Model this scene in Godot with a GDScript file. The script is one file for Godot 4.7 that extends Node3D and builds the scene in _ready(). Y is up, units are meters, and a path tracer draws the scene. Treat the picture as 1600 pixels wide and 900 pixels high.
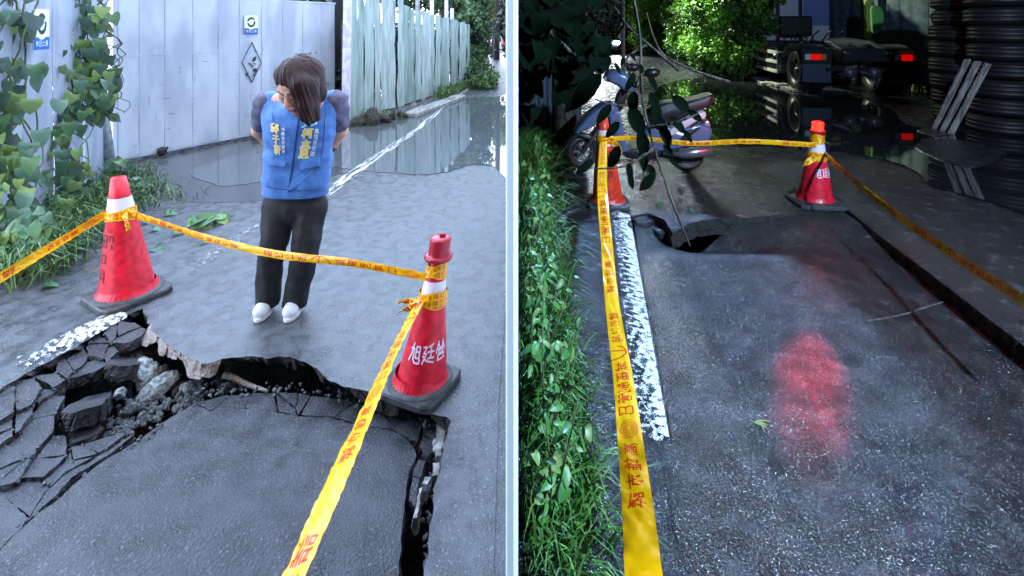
extends Node3D
# One place seen twice side by side: a sunken road by day (x < 0) and by night (x > 0, under a dark sky), parted by a thin white wall.
const F := 800.0      # focal length in pixels of a 1600 x 900 picture
const CX := 800.0
const HY := 42.0      # row of the horizon
const CH := 1.6       # eye height
var rng := RandomNumberGenerator.new()
var noise := FastNoiseLite.new()
var M := {}
var taken := {}
var img_cache := {}

func P(px: float, py: float, h := 0.0) -> Vector3:      # point of the plane y = h
	var d := (CH - h) * F / (py - HY)
	return Vector3((px - CX) / F * d, h, -d)
func Q(px: float, py: float, d: float) -> Vector3:      # point at distance d ahead
	return Vector3((px - CX) / F * d, CH - (py - HY) / F * d, -d)
func P2(px: float, py: float, h := 0.0) -> Vector2:
	var p := P(px, py, h)
	return Vector2(p.x, p.z)
func poly_px(a: Array, h := 0.0) -> PackedVector2Array:
	var r := PackedVector2Array()
	for i in range(0, a.size(), 2): r.append(P2(a[i], a[i + 1], h))
	return r
func rf(a: float, b: float) -> float: return rng.randf_range(a, b)
func lin(r: float, g: float, b: float) -> Color: return Color(r, g, b).linear_to_srgb()

# ------------------------------------------------------------------ mesh builder
class Mb:
	var st := SurfaceTool.new()
	var n := 0
	func _init(): st.begin(Mesh.PRIMITIVE_TRIANGLES); st.set_smooth_group(-1); st.set_color(Color.WHITE); st.set_uv(Vector2.ZERO)
	func smooth(on := true) -> Mb: st.set_smooth_group(0 if on else -1); return self
	func col(c: Color) -> Mb: st.set_color(c); return self
	func v(p: Vector3, uv := Vector2.ZERO): st.set_uv(uv); st.add_vertex(p); n += 1
	func tri(a, b, c, ua := Vector2.ZERO, ub := Vector2.ZERO, uc := Vector2.ZERO): v(a, ua); v(b, ub); v(c, uc)
	func quad(a, b, c, d, u0 := Vector2(0, 0), u1 := Vector2(1, 0), u2 := Vector2(1, 1), u3 := Vector2(0, 1)):
		tri(a, b, c, u0, u1, u2); tri(a, c, d, u0, u2, u3)
	func rings(rs: Array, closed := true, cap0 := false, cap1 := false):
		for i in rs.size() - 1:
			var A: PackedVector3Array = rs[i]; var B: PackedVector3Array = rs[i + 1]
			var m := A.size()
			for j in (m if closed else m - 1):
				var k := (j + 1) % m
				var u0 := float(j) / m; var u1 := float(j + 1) / m
				var v0 := float(i) / (rs.size() - 1); var v1 := float(i + 1) / (rs.size() - 1)
				quad(A[j], A[k], B[k], B[j], Vector2(u0, v0), Vector2(u1, v0), Vector2(u1, v1), Vector2(u0, v1))
		if cap0: fan(rs[0], false)
		if cap1: fan(rs[-1], true)
	func fan(r: PackedVector3Array, flip: bool):
		var c := Vector3.ZERO
		for p in r: c += p
		c /= r.size()
		for j in r.size():
			var k := (j + 1) % r.size()
			if flip: tri(c, r[j], r[k])
			else: tri(c, r[k], r[j])
	func tube(pts: Array, r0: float, r1: float, sides := 8, caps := true, radii := []):
		var rs := []
		var up := Vector3.UP
		for i in pts.size():
			var t: Vector3 = (pts[mini(i + 1, pts.size() - 1)] - pts[maxi(i - 1, 0)]).normalized()
			if absf(t.dot(up)) > 0.95: up = Vector3.RIGHT if absf(t.x) < 0.9 else Vector3.FORWARD
			var x := t.cross(up).normalized(); var y := x.cross(t).normalized()
			up = y
			var r: float = radii[i] if radii.size() else lerpf(r0, r1, float(i) / maxi(1, pts.size() - 1))
			var ring := PackedVector3Array()
			for j in sides:
				var a := TAU * j / sides
				ring.append(pts[i] + x * cos(a) * r + y * sin(a) * r)
			rs.append(ring)
		rings(rs, true, caps, caps)
	func lathe(prof: Array, sides := 24, xf := Transform3D(), cap0 := false, cap1 := false):
		var rs := []
		for p in prof:
			var ring := PackedVector3Array()
			for j in sides:
				var a := TAU * j / sides
				ring.append(xf * Vector3(cos(a) * p.x, p.y, sin(a) * p.x))
			rs.append(ring)
		rings(rs, true, cap0, cap1)
	func box(c: Vector3, s: Vector3, b := 0.0, basis := Basis()):      # s: full size, b: chamfer
		var h := s * 0.5
		b = minf(b, minf(h.x, minf(h.y, h.z)) * 0.9)
		if b <= 0.0:
			var k := []
			for i in 8: k.append(c + basis * Vector3(h.x if i & 1 else -h.x, h.y if i & 2 else -h.y, h.z if i & 4 else -h.z))
			for f in [[0, 1, 3, 2], [5, 4, 6, 7], [4, 0, 2, 6], [1, 5, 7, 3], [2, 3, 7, 6], [4, 5, 1, 0]]: quad(k[f[0]], k[f[3]], k[f[2]], k[f[1]])
			return
		for ax in 3:
			for sg in [-1.0, 1.0]:
				var u := (ax + 1) % 3; var w := (ax + 2) % 3
				var q := []
				for e in [[-1, -1], [1, -1], [1, 1], [-1, 1]]:
					var p := Vector3(); p[ax] = h[ax] * sg; p[u] = (h[u] - b) * e[0]; p[w] = (h[w] - b) * e[1]
					q.append(c + basis * p)
				if sg > 0: quad(q[0], q[3], q[2], q[1])
				else: quad(q[0], q[1], q[2], q[3])
		for ax in 3:
			var u := (ax + 1) % 3; var w := (ax + 2) % 3
			for su in [-1.0, 1.0]:
				for sw in [-1.0, 1.0]:
					var q := []
					for e in [[-1, 0], [1, 0], [1, 1], [-1, 1]]:
						var p := Vector3(); p[ax] = (h[ax] - b) * e[0]
						p[u] = (h[u] - (b if e[1] == 0 else 0.0)) * su; p[w] = (h[w] - (0.0 if e[1] == 0 else b)) * sw
						q.append(c + basis * p)
					if su * sw > 0: quad(q[0], q[1], q[2], q[3])
					else: quad(q[0], q[3], q[2], q[1])
		for i in 8:
			var s3 := Vector3(1 if i & 1 else -1, 1 if i & 2 else -1, 1 if i & 4 else -1)
			var q := []
			for ax in 3:
				var p := Vector3()
				for k in 3: p[k] = (h[k] - (0.0 if k == ax else b)) * s3[k]
				q.append(c + basis * p)
			if s3.x * s3.y * s3.z > 0: tri(q[0], q[2], q[1])
			else: tri(q[0], q[1], q[2])
	func prism(poly: PackedVector2Array, w: float, bev: float, xf: Transform3D):      # a side profile (x, y) given the width w, with rolled edges
		var c := Vector2.ZERO
		for p in poly: c += p
		c /= poly.size()
		var size := 0.0
		for p in poly: size = maxf(size, p.distance_to(c))
		var rs := []
		for e in [[-0.5, 1.0], [-0.5, 0.45], [-0.5, 0.0], [0.5, 0.0], [0.5, 0.45], [0.5, 1.0]]:
			var ring := PackedVector3Array()
			var inset: float = [0.0, 0.3, 1.0][2 if e[1] == 1.0 else (1 if e[1] > 0.0 else 0)] * bev
			var z: float = e[0] * w
			z -= signf(e[0]) * bev * [1.0, 0.3, 0.0][2 if e[1] == 1.0 else (1 if e[1] > 0.0 else 0)]
			for p in poly:
				var q := p.lerp(c, clampf(inset / maxf(size, 0.001), 0, 0.8))
				ring.append(xf * Vector3(q.x, q.y, z))
			rs.append(ring)
		rings(rs)
		var ix := Geometry2D.triangulate_polygon(poly)
		for i in range(0, ix.size(), 3):
			tri(rs[0][ix[i]], rs[0][ix[i + 1]], rs[0][ix[i + 2]])
			tri(rs[5][ix[i]], rs[5][ix[i + 2]], rs[5][ix[i + 1]])
	func grid(fn: Callable, nu: int, nv: int):      # fn(u, v) -> Vector3
		var g := []
		for i in nu + 1:
			var row := PackedVector3Array()
			for j in nv + 1: row.append(fn.call(float(i) / nu, float(j) / nv))
			g.append(row)
		for i in nu:
			for j in nv:
				quad(g[i][j], g[i + 1][j], g[i + 1][j + 1], g[i][j + 1], Vector2(float(i) / nu, float(j) / nv), Vector2(float(i + 1) / nu, float(j) / nv), Vector2(float(i + 1) / nu, float(j + 1) / nv), Vector2(float(i) / nu, float(j + 1) / nv))
	func mesh() -> ArrayMesh:
		st.generate_normals()
		st.index()
		return st.commit()

# ------------------------------------------------------------------ naming and tagging
func numbered(called: String, parent: Node) -> String:
	var k := str(parent.get_instance_id()) + called
	var c: int = taken.get(k, 0)
	taken[k] = c + 1
	return called if c == 0 else "%s_%03d" % [called, c]
func thing(called: String, label: String, category: String, at := Vector3.ZERO, group := "", turn := 0.0) -> Node3D:
	var o := Node3D.new()
	o.name = numbered(called, self); add_child(o)
	o.position = at; o.rotation.y = turn
	return tag(o, label, category, group)
func tag(o: Node3D, label: String, category: String, group := "") -> Node3D:
	o.set_meta("label", label); o.set_meta("category", category)
	if group: o.set_meta("group", group)
	return o
func put(called: String, mesh: Mesh, m: Material, parent: Node = self, xf := Transform3D()) -> MeshInstance3D:
	var o := MeshInstance3D.new()
	o.name = numbered(called, parent); o.mesh = mesh; o.material_override = m; o.transform = xf
	parent.add_child(o)
	return o
func obj(called: String, mb: Mb, m: Material, parent: Node = self, xf := Transform3D()) -> MeshInstance3D:
	return put(called, mb.mesh(), m, parent, xf)
func struct(called: String, mb: Mb, m: Material) -> MeshInstance3D:
	var o := obj(called, mb, m); o.set_meta("kind", "structure"); return o
func stuff(o: Node) -> Node: o.set_meta("kind", "stuff"); return o

# ------------------------------------------------------------------ textures and materials
func tex(im: Image) -> ImageTexture: return ImageTexture.create_from_image(im)
func nz(type: int, freq: float, sd: int, oct := 1) -> FastNoiseLite:
	var f := FastNoiseLite.new()
	f.noise_type = type; f.frequency = freq; f.seed = sd
	f.fractal_type = FastNoiseLite.FRACTAL_FBM if oct > 1 else FastNoiseLite.FRACTAL_NONE
	f.fractal_octaves = oct
	return f
func seamless(f: FastNoiseLite, s: int) -> PackedByteArray: return f.get_seamless_image(s, s, false, false, 0.15).get_data()
func grey_image(d: PackedByteArray, s: int) -> Image: return Image.create_from_data(s, s, false, Image.FORMAT_L8, d)
func mat(r: float, g: float, b: float, rough := 0.7, metal := 0.0, spec := 0.5) -> StandardMaterial3D:
	var m := StandardMaterial3D.new()
	m.albedo_color = lin(r, g, b); m.roughness = rough; m.metallic = metal; m.metallic_specular = spec
	m.cull_mode = BaseMaterial3D.CULL_DISABLED
	return m
func tri_world(m: StandardMaterial3D, tile: float, world := true) -> StandardMaterial3D:
	m.uv1_triplanar = true; m.uv1_world_triplanar = world; m.uv1_scale = Vector3.ONE / tile; m.uv1_triplanar_sharpness = 4.0
	return m
# mottled: a material whose colour wanders between two linear colours
func mottled(c0: Color, c1: Color, tile: float, sd: int, rough := 0.7, relief := 0.0, freq := 0.012, stretch := Vector3.ONE, size := 384) -> StandardMaterial3D:
	var a := seamless(nz(FastNoiseLite.TYPE_SIMPLEX_SMOOTH, freq, sd, 5), size)
	var im := Image.create(size, size, false, Image.FORMAT_RGB8)
	var d := PackedByteArray(); d.resize(size * size * 3)
	var lut := []
	for i in 256:
		var t := smoothstep(0.25, 0.75, i / 255.0)
		lut.append(c0.lerp(c1, t).linear_to_srgb())
	for i in size * size:
		var c: Color = lut[a[i]]
		d[i * 3] = int(c.r * 255); d[i * 3 + 1] = int(c.g * 255); d[i * 3 + 2] = int(c.b * 255)
	im.set_data(size, size, false, Image.FORMAT_RGB8, d)
	var m := mat(1, 1, 1, rough)
	m.albedo_texture = tex(im)
	tri_world(m, tile, false); m.uv1_scale *= stretch
	if relief > 0.0:
		m.heightmap_enabled = true; m.heightmap_texture = tex(grey_image(a, size)); m.heightmap_scale = relief
	return m
var asph := {}
func asphalt_images():
	var s := 1024
	var cv := seamless(nz_cell(0.16, 11, FastNoiseLite.RETURN_CELL_VALUE), s)
	var cd := seamless(nz_cell(0.16, 11, FastNoiseLite.RETURN_DISTANCE), s)
	var lo := seamless(nz(FastNoiseLite.TYPE_SIMPLEX_SMOOTH, 0.008, 5, 4), s)
	var fine := seamless(nz(FastNoiseLite.TYPE_SIMPLEX_SMOOTH, 0.28, 6, 2), s)
	var al := PackedByteArray(); al.resize(s * s)
	var he := PackedByteArray(); he.resize(s * s)
	var ro := PackedByteArray(); ro.resize(s * s)
	for i in s * s:
		var st: float = 1.0 - cd[i] / 255.0 * 1.0
		var base: float = 88.0 + (lo[i] - 128) * 0.2 + (fine[i] - 128) * 0.22
		var val: int = cv[i]
		if val > 246: base = lerpf(base, 160.0, clampf(st * 1.5 - 0.3, 0, 1))
		elif val > 222: base = lerpf(base, 122.0, clampf(st * 1.5 - 0.3, 0, 1))
		al[i] = int(clampf(base, 0, 255))
		he[i] = int(clampf(40.0 + st * 90.0 + val * 0.32 + (fine[i] - 128) * 0.35, 0, 255))
		ro[i] = int(clampf(120.0 + (lo[i] - 128) * 0.35 + (fine[i] - 128) * 0.3, 30, 255))
	asph = {"al": tex(grey_image(al, s)), "he": tex(grey_image(he, s)), "ro": tex(grey_image(ro, s))}
func nz_cell(freq: float, sd: int, ret: int) -> FastNoiseLite:
	var f := nz(FastNoiseLite.TYPE_CELLULAR, freq, sd)
	f.cellular_return_type = ret; f.cellular_jitter = 1.0
	return f
func asphalt(tint: Color, tile: float, rough: float, relief: float, spec := 0.5) -> StandardMaterial3D:
	var m := mat(1, 1, 1, rough, 0.0, spec)
	m.albedo_color = tint
	m.albedo_texture = asph.al
	m.roughness_texture = asph.ro; m.roughness_texture_channel = BaseMaterial3D.TEXTURE_CHANNEL_RED
	m.heightmap_enabled = true; m.heightmap_texture = asph.he; m.heightmap_scale = relief
	return tri_world(m, tile)

# lettering: characters as pen strokes on a 16 x 16 grid (hex digits, x then y), each stroke a run of points
const GLYPH := {
	"ke": "1565 313f 360b 4669 72f2 d2debd 85b5ba8a85", "zhi": "23e3 8087 47c7 2a1d 595ebecb 889a d9fc", "en": "30d0d83830 53b3 818357 83b7 2b1e 5a5fbfcc dafd",
	"qiu": "60222c 2686 666c 0c9c b1bf b1f1d5f8eac9", "yu": "32d2 17f7 828e5d", "xuan": "0282 1474791914 1676 0c8c 404f 93f3 98f8 c3cf",
	"gao": "12f2 8082 44c4c64644 28e8ef 282f 5ababd5d5a", "xiong": "0373 4029 563d6c a086 949f 94f4 98f8 9bfb 9fff c1cf", "shi": "13f3 808f 36d6dd 363d",
	"yi": "2042 0363 1656 1858 1a5a5e1e1a 84f4 7af0 82e2 86f6 98bf d8fc 7cfb", "yuan": "40c0c34340 35d5dc3c35 37d7 39d9 5c2f bcef",
	"xu": "40380e 14646c9ffffc 92e2eb9b92 96e6", "ting": "125227571f 196dff e082 76f6 b1bb 8bfb", "ying": "4025 4265 c0a5 c2e5 1916f6f9 57b7ba5a57 3bdbdf3f3b",
	"guan": "4013 3171 c093 b1f1 1715f5f7 47c7c949 474f 4bcbcf4f", "zhi4": "2014 1383 0696 505f 1d18888d b2bb f0ffde", "qu": "11f1 212fff 63b3b66663 4888 8d4d48 98d8dd9d98 888d",
	"yu4": "0555 313d 0e5c 64f4 67979b6b67 6ead b0cafffc e8af d1f2", "qing": "3041 0363 1656 1858 1a5a5e1e1a 82f2 84f4 76f6 b0b6 88e8ef 888f 8beb 8ded", "wu": "4007 33e3deadd 731d a34f",
	"ri": "30d0df3f30 37d7", "yue": "40c0cf 401f 45c5 4aca", "kou": "33d3dd3d33", "ren": "804a0f 88ff", "jin": "2041 0363 1a4d 84f4 c0cf", "gong": "14f4 848e 1efe"}
func stroke_points(code: String) -> Array:
	var all := []
	for s in code.split(" "):
		var run := PackedVector2Array()
		for i in range(0, s.length() - 1, 2):
			run.append(Vector2(s.substr(i, 1).hex_to_int(), s.substr(i + 1, 1).hex_to_int()))
		if run.size() > 1: all.append(run)
	return all
func pen(im: Image, a: Vector2, b: Vector2, w: float, c: Color):
	var lo := Vector2(minf(a.x, b.x), minf(a.y, b.y)) - Vector2.ONE * (w + 1); var hi := Vector2(maxf(a.x, b.x), maxf(a.y, b.y)) + Vector2.ONE * (w + 1)
	for y in range(maxi(0, int(lo.y)), mini(im.get_height(), int(hi.y) + 1)):
		for x in range(maxi(0, int(lo.x)), mini(im.get_width(), int(hi.x) + 1)):
			var p := Vector2(x + 0.5, y + 0.5)
			var q := Geometry2D.get_closest_point_to_segment(p, a, b)
			var k := clampf(w - p.distance_to(q) + 0.5, 0, 1)
			if k > 0.0:
				var o := im.get_pixel(x, y)
				var m := o.lerp(c, k); m.a = maxf(o.a, k * c.a)
				if o.a == 0.0: m = c; m.a = k
				im.set_pixel(x, y, m)
func glyph(im: Image, g: String, xf: Transform2D, w: float, c: Color):      # xf takes the 16 x 16 grid to pixels
	for run in stroke_points(GLYPH[g]):
		for i in run.size() - 1: pen(im, xf * run[i], xf * run[i + 1], w, c)
func cell(x: float, y: float, sx: float, sy: float) -> Transform2D: return Transform2D(Vector2(sx / 16, 0), Vector2(0, sy / 16), Vector2(x, y))
func print_material(im: Image, rough := 0.5) -> StandardMaterial3D:
	var m := mat(1, 1, 1, rough)
	m.albedo_texture = tex(im); m.transparency = BaseMaterial3D.TRANSPARENCY_ALPHA_SCISSOR; m.alpha_scissor_threshold = 0.5
	return m

func materials():
	asphalt_images()
	M.road = asphalt(lin(0.70, 0.73, 0.80), 1.0, 0.64, 0.26)
	M.slab = asphalt(lin(0.46, 0.455, 0.52), 1.25, 0.95, 0.8)
	M.strip = asphalt(lin(0.32, 0.31, 0.36), 1.4, 0.9, 1.0)
	M.night = asphalt(lin(0.17, 0.20, 0.26), 1.5, 0.46, 1.9, 0.8)
	M.night_far = asphalt(lin(0.24, 0.26, 0.30), 2.0, 0.6, 0.8)
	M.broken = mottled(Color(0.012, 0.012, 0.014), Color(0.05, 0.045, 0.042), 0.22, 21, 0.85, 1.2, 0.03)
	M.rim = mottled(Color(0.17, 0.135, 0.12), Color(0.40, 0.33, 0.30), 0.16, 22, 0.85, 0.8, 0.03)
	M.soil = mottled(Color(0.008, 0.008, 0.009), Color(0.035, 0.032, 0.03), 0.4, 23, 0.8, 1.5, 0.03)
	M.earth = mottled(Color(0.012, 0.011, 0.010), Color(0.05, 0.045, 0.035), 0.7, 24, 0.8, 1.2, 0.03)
	M.stone = mottled(Color(0.12, 0.14, 0.145), Color(0.40, 0.43, 0.43), 0.22, 25, 0.75, 0.8, 0.02)
	M.stone_dark = mottled(Color(0.05, 0.055, 0.06), Color(0.17, 0.18, 0.19), 0.2, 26, 0.75, 0.8, 0.02)
	M.concrete = mottled(Color(0.17, 0.17, 0.16), Color(0.40, 0.40, 0.38), 0.5, 27, 0.85, 0.4, 0.02)
	M.gate = mottled(Color(0.36, 0.40, 0.49), Color(0.50, 0.54, 0.63), 2.4, 31, 0.42, 0.25, 0.01, Vector3(1, 0.35, 1))
	M.gate_seam = mat(0.30, 0.33, 0.42, 0.5)
	M.wall_sheet = mottled(Color(0.28, 0.31, 0.37), Color(0.38, 0.41, 0.48), 1.6, 32, 0.5, 0.2, 0.01, Vector3(1, 0.4, 1))
	for i in 4:
		var g := [Color(0.38, 0.48, 0.45), Color(0.33, 0.43, 0.40), Color(0.43, 0.51, 0.49), Color(0.28, 0.38, 0.35)]
		M["fence%d" % i] = mottled(g[i] * 0.68, g[i] * 0.95, 0.9, 40 + i, 0.55, 0.25, 0.015, Vector3(1.6, 0.25, 1.6), 256)
	M.pink = mottled(Color(0.50, 0.45, 0.52), Color(0.70, 0.64, 0.70), 1.0, 46, 0.5, 0.2)
	M.black = mat(0.012, 0.012, 0.015, 0.45)
	M.steel = mottled(Color(0.16, 0.18, 0.20), Color(0.30, 0.32, 0.34), 0.5, 47, 0.45, 0.2)
	M.rust = mottled(Color(0.05, 0.03, 0.02), Color(0.16, 0.10, 0.07), 0.4, 48, 0.8, 0.4)
	M.scratch = mat(0.03, 0.035, 0.05, 0.6)
	M.cone = mottled(Color(0.60, 0.010, 0.028), Color(0.86, 0.016, 0.042), 0.45, 52, 0.36, 0.05, 0.02)
	M.cone_orange = mottled(Color(0.62, 0.035, 0.015), Color(0.86, 0.06, 0.022), 0.45, 53, 0.36, 0.05, 0.02)
	M.white_band = mat(0.80, 0.72, 0.80, 0.25)
	M.rubber = mottled(Color(0.025, 0.027, 0.03), Color(0.06, 0.063, 0.07), 0.3, 49, 0.5, 0.15)
	M.tyre = mat(0.014, 0.014, 0.016, 0.5)
	M.lamp_red = mat(0.40, 0.012, 0.03, 0.25)
	M.water = mat(0.016, 0.018, 0.02, 0.02, 0.0, 1.0)
	M.pool = mat(0.10, 0.11, 0.118, 0.02, 0.12, 1.0)
	M.damp = asphalt(lin(0.5, 0.52, 0.58), 1.0, 0.6, 0.2)
	M.wet = mat(0.06, 0.063, 0.07, 0.17, 0.0, 0.9)
	M.white_paint = mat(0.72, 0.74, 0.76, 0.6)
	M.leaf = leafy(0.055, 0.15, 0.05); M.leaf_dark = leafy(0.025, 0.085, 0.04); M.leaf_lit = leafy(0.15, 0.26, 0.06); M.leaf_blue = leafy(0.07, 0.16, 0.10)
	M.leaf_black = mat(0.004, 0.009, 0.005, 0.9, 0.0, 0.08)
	M.stem = mat(0.10, 0.13, 0.05, 0.7); M.bark = mottled(Color(0.03, 0.025, 0.02), Color(0.11, 0.09, 0.07), 0.5, 51, 0.9, 1.5, 0.03, Vector3(1, 0.3, 1))
	M.foliage = mat(1, 1, 1, 0.55); M.foliage.vertex_color_use_as_albedo = true
	M.foliage.backlight_enabled = true; M.foliage.backlight = Color(0.3, 0.3, 0.3)
func leafy(r: float, g: float, b: float) -> StandardMaterial3D:
	var m := mat(r, g, b, 0.42)
	m.backlight_enabled = true; m.backlight = Color(0.35, 0.35, 0.35)
	return m

# ------------------------------------------------------------------ broken plates and ground
func jag(poly: PackedVector2Array, step: float, amount: float, sd := 0.0) -> PackedVector2Array:
	var r := PackedVector2Array()
	for i in poly.size():
		var a := poly[i]; var b := poly[(i + 1) % poly.size()]
		var L := a.distance_to(b); var m := maxi(1, int(L / step))
		var nrm := (b - a).orthogonal().normalized()
		for k in m:
			var q := a.lerp(b, float(k) / m)
			var off := (noise.get_noise_3d(q.x * 900, q.y * 900, sd) + 0.7 * noise.get_noise_3d(q.x * 4000, q.y * 4000, sd + 50)) * amount
			r.append(q + nrm * off)
	return r
func mesh_plate(mb: Mb, poly: PackedVector2Array, h: Callable, thick: float, spacing: float, holes := [], skirt := true):
	var pts := PackedVector2Array(poly)
	for ho in holes: pts.append_array(ho)
	var lo := Vector2(1e9, 1e9); var hi := -lo
	for p in poly: lo = lo.min(p); hi = hi.max(p)
	var x := lo.x + spacing * 0.5
	while x < hi.x:
		var y := lo.y + spacing * 0.5
		while y < hi.y:
			var p := Vector2(x, y) + Vector2(rf(-0.3, 0.3), rf(-0.3, 0.3)) * spacing
			var ok := Geometry2D.is_point_in_polygon(p, poly)
			for ho in holes:
				if ok and Geometry2D.is_point_in_polygon(p, ho): ok = false
			if ok: pts.append(p)
			y += spacing
		x += spacing
	var ix := Geometry2D.triangulate_delaunay(pts)
	var P3 := PackedVector3Array()
	for p in pts: P3.append(Vector3(p.x, h.call(p.x, p.y), p.y))
	mb.smooth(true)
	for i in range(0, ix.size(), 3):
		var c := (pts[ix[i]] + pts[ix[i + 1]] + pts[ix[i + 2]]) / 3.0
		var ok := Geometry2D.is_point_in_polygon(c, poly)
		for ho in holes:
			if ok and Geometry2D.is_point_in_polygon(c, ho): ok = false
		if not ok: continue
		var a := P3[ix[i]]; var b := P3[ix[i + 1]]; var d := P3[ix[i + 2]]
		if (b - a).cross(d - a).y > 0: mb.tri(a, d, b)
		else: mb.tri(a, b, d)
	if skirt:
		mb.smooth(false)
		edge(mb, poly, h, thick)
func edge(mb: Mb, ring: PackedVector2Array, h: Callable, thick: float):      # the ragged broken edge under a plate's outline
	var m := ring.size()
	for i in m:
		var q := [ring[i], ring[(i + 1) % m]]
		var col := []
		for p in q:
			var y: float = h.call(p.x, p.y)
			var c := []
			for k in 4:
				var j: float = noise.get_noise_3d(p.x * 3000, p.y * 3000, k * 40.0) * thick * 0.16 * (1 if k else 0)
				var j2: float = noise.get_noise_3d(p.y * 3000, p.x * 3000, k * 40.0 + 9) * thick * 0.16 * (1 if k else 0)
				c.append(Vector3(p.x + j, y - thick * k / 3.0, p.y + j2))
			col.append(c)
		for k in 3: mb.quad(col[0][k], col[1][k], col[1][k + 1], col[0][k + 1])
func flat(_x: float, _z: float) -> float: return 0.0
func plane(c: Vector2, y: float, tx: float, tz: float) -> Callable:      # a tilted plane with a little roughness
	return func(x, z): return y + (x - c.x) * tx + (z - c.y) * tz + noise.get_noise_2d(x * 1200, z * 1200) * 0.004
func centre(poly: PackedVector2Array) -> Vector2:
	var c := Vector2.ZERO
	for p in poly: c += p
	return c / poly.size()
func cells(zone: PackedVector2Array, n: int) -> Array:      # a plate broken into n irregular pieces
	var lo := Vector2(1e9, 1e9); var hi := -lo
	for p in zone: lo = lo.min(p); hi = hi.max(p)
	var seeds := []
	var guard := 0
	while seeds.size() < n and guard < 400:
		guard += 1
		var p := Vector2(rf(lo.x, hi.x), rf(lo.y, hi.y))
		if Geometry2D.is_point_in_polygon(p, zone): seeds.append(p)
	var out := []
	for a in seeds:
		var cell_: PackedVector2Array = zone
		for b in seeds:
			if a == b or cell_.size() < 3: continue
			var m: Vector2 = (a + b) / 2; var d: Vector2 = (b - a).normalized(); var s := d.orthogonal()
			m -= d * 0.002
			var got := Geometry2D.intersect_polygons(cell_, PackedVector2Array([m + s * 9, m - s * 9, m - s * 9 - d * 9, m + s * 9 - d * 9]))
			cell_ = PackedVector2Array()
			for g in got:
				if g.size() > cell_.size(): cell_ = g
		if cell_.size() >= 3 and area2(cell_) > 0.0004: out.append(cell_)
	return out
func area2(p: PackedVector2Array) -> float:
	var s := 0.0
	for i in p.size(): s += p[i].cross(p[(i + 1) % p.size()])
	return absf(s) / 2
func pit_box(x0: float, z0: float, x1: float, z1: float, y: float, mb: Mb):
	rect2(x0, z0, x1, z1, y, mb)
	var c := [Vector3(x0, y, z0), Vector3(x1, y, z0), Vector3(x1, y, z1), Vector3(x0, y, z1)]
	for i in 4:
		var a: Vector3 = c[i]; var b: Vector3 = c[(i + 1) % 4]
		mb.quad(a, b, Vector3(b.x, -0.012, b.z), Vector3(a.x, -0.012, a.z))
func rect2(x0: float, z0: float, x1: float, z1: float, y: float, mb: Mb):
	mb.quad(Vector3(x0, y, z0), Vector3(x1, y, z0), Vector3(x1, y, z1), Vector3(x0, y, z1))
func blob2(poly: PackedVector2Array, sub: int, wob: float, sd: float) -> PackedVector2Array:      # rounds a polygon and makes its shore wander
	var r := PackedVector2Array(); var m := poly.size()
	for i in m:
		for k in sub:
			var p := poly[i].cubic_interpolate(poly[(i + 1) % m], poly[(i - 1 + m) % m], poly[(i + 2) % m], float(k) / sub)
			var s := clampf(p.length() / 6.0, 0.3, 3.0)
			r.append(p + Vector2(noise.get_noise_3d(p.x * 200 / s, p.y * 200 / s, sd), noise.get_noise_3d(p.x * 200 / s, p.y * 200 / s, sd + 77)) * wob * s + Vector2(noise.get_noise_3d(p.x * 1100 / s, p.y * 900 / s, sd + 9), noise.get_noise_3d(p.y * 1100 / s, p.x * 900 / s, sd + 19)) * wob * s * 0.45)
	return r
func sheet(mb: Mb, poly: PackedVector2Array, y: float):
	var ix := Geometry2D.triangulate_polygon(poly)
	for i in range(0, ix.size(), 3):
		var a := poly[ix[i]]; var b := poly[ix[i + 1]]; var c := poly[ix[i + 2]]
		mb.tri(Vector3(a.x, y, a.y), Vector3(b.x, y, b.y), Vector3(c.x, y, c.y), a, b, c)

func rock(mb: Mb, c: Vector3, s: Vector3, sd: float, basis := Basis()):
	var bas := basis * Basis.from_euler(Vector3(sd * 1.7, sd * 2.3, sd * 0.9))
	var planes := []
	var r := RandomNumberGenerator.new(); r.seed = int(sd * 1000) + 7
	for i in 13: planes.append([Vector3(r.randfn(), r.randfn(), r.randfn()).normalized(), r.randf_range(0.62, 0.95)])
	mb.smooth(false)
	mb.grid(func(u, v):
		var th: float = u * TAU; var ph: float = (v - 0.5) * PI
		var d := Vector3(cos(th) * cos(ph), sin(ph), sin(th) * cos(ph))
		var k := 1.0
		for q in planes:
			var dd: float = d.dot(q[0])
			if dd > 0.05: k = minf(k, q[1] / dd)
		k *= 1.0 + 0.05 * noise.get_noise_3d(d.x * 160 + sd * 99, d.y * 160, d.z * 160)
		return c + bas * (d * k * s), 16, 10)

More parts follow.
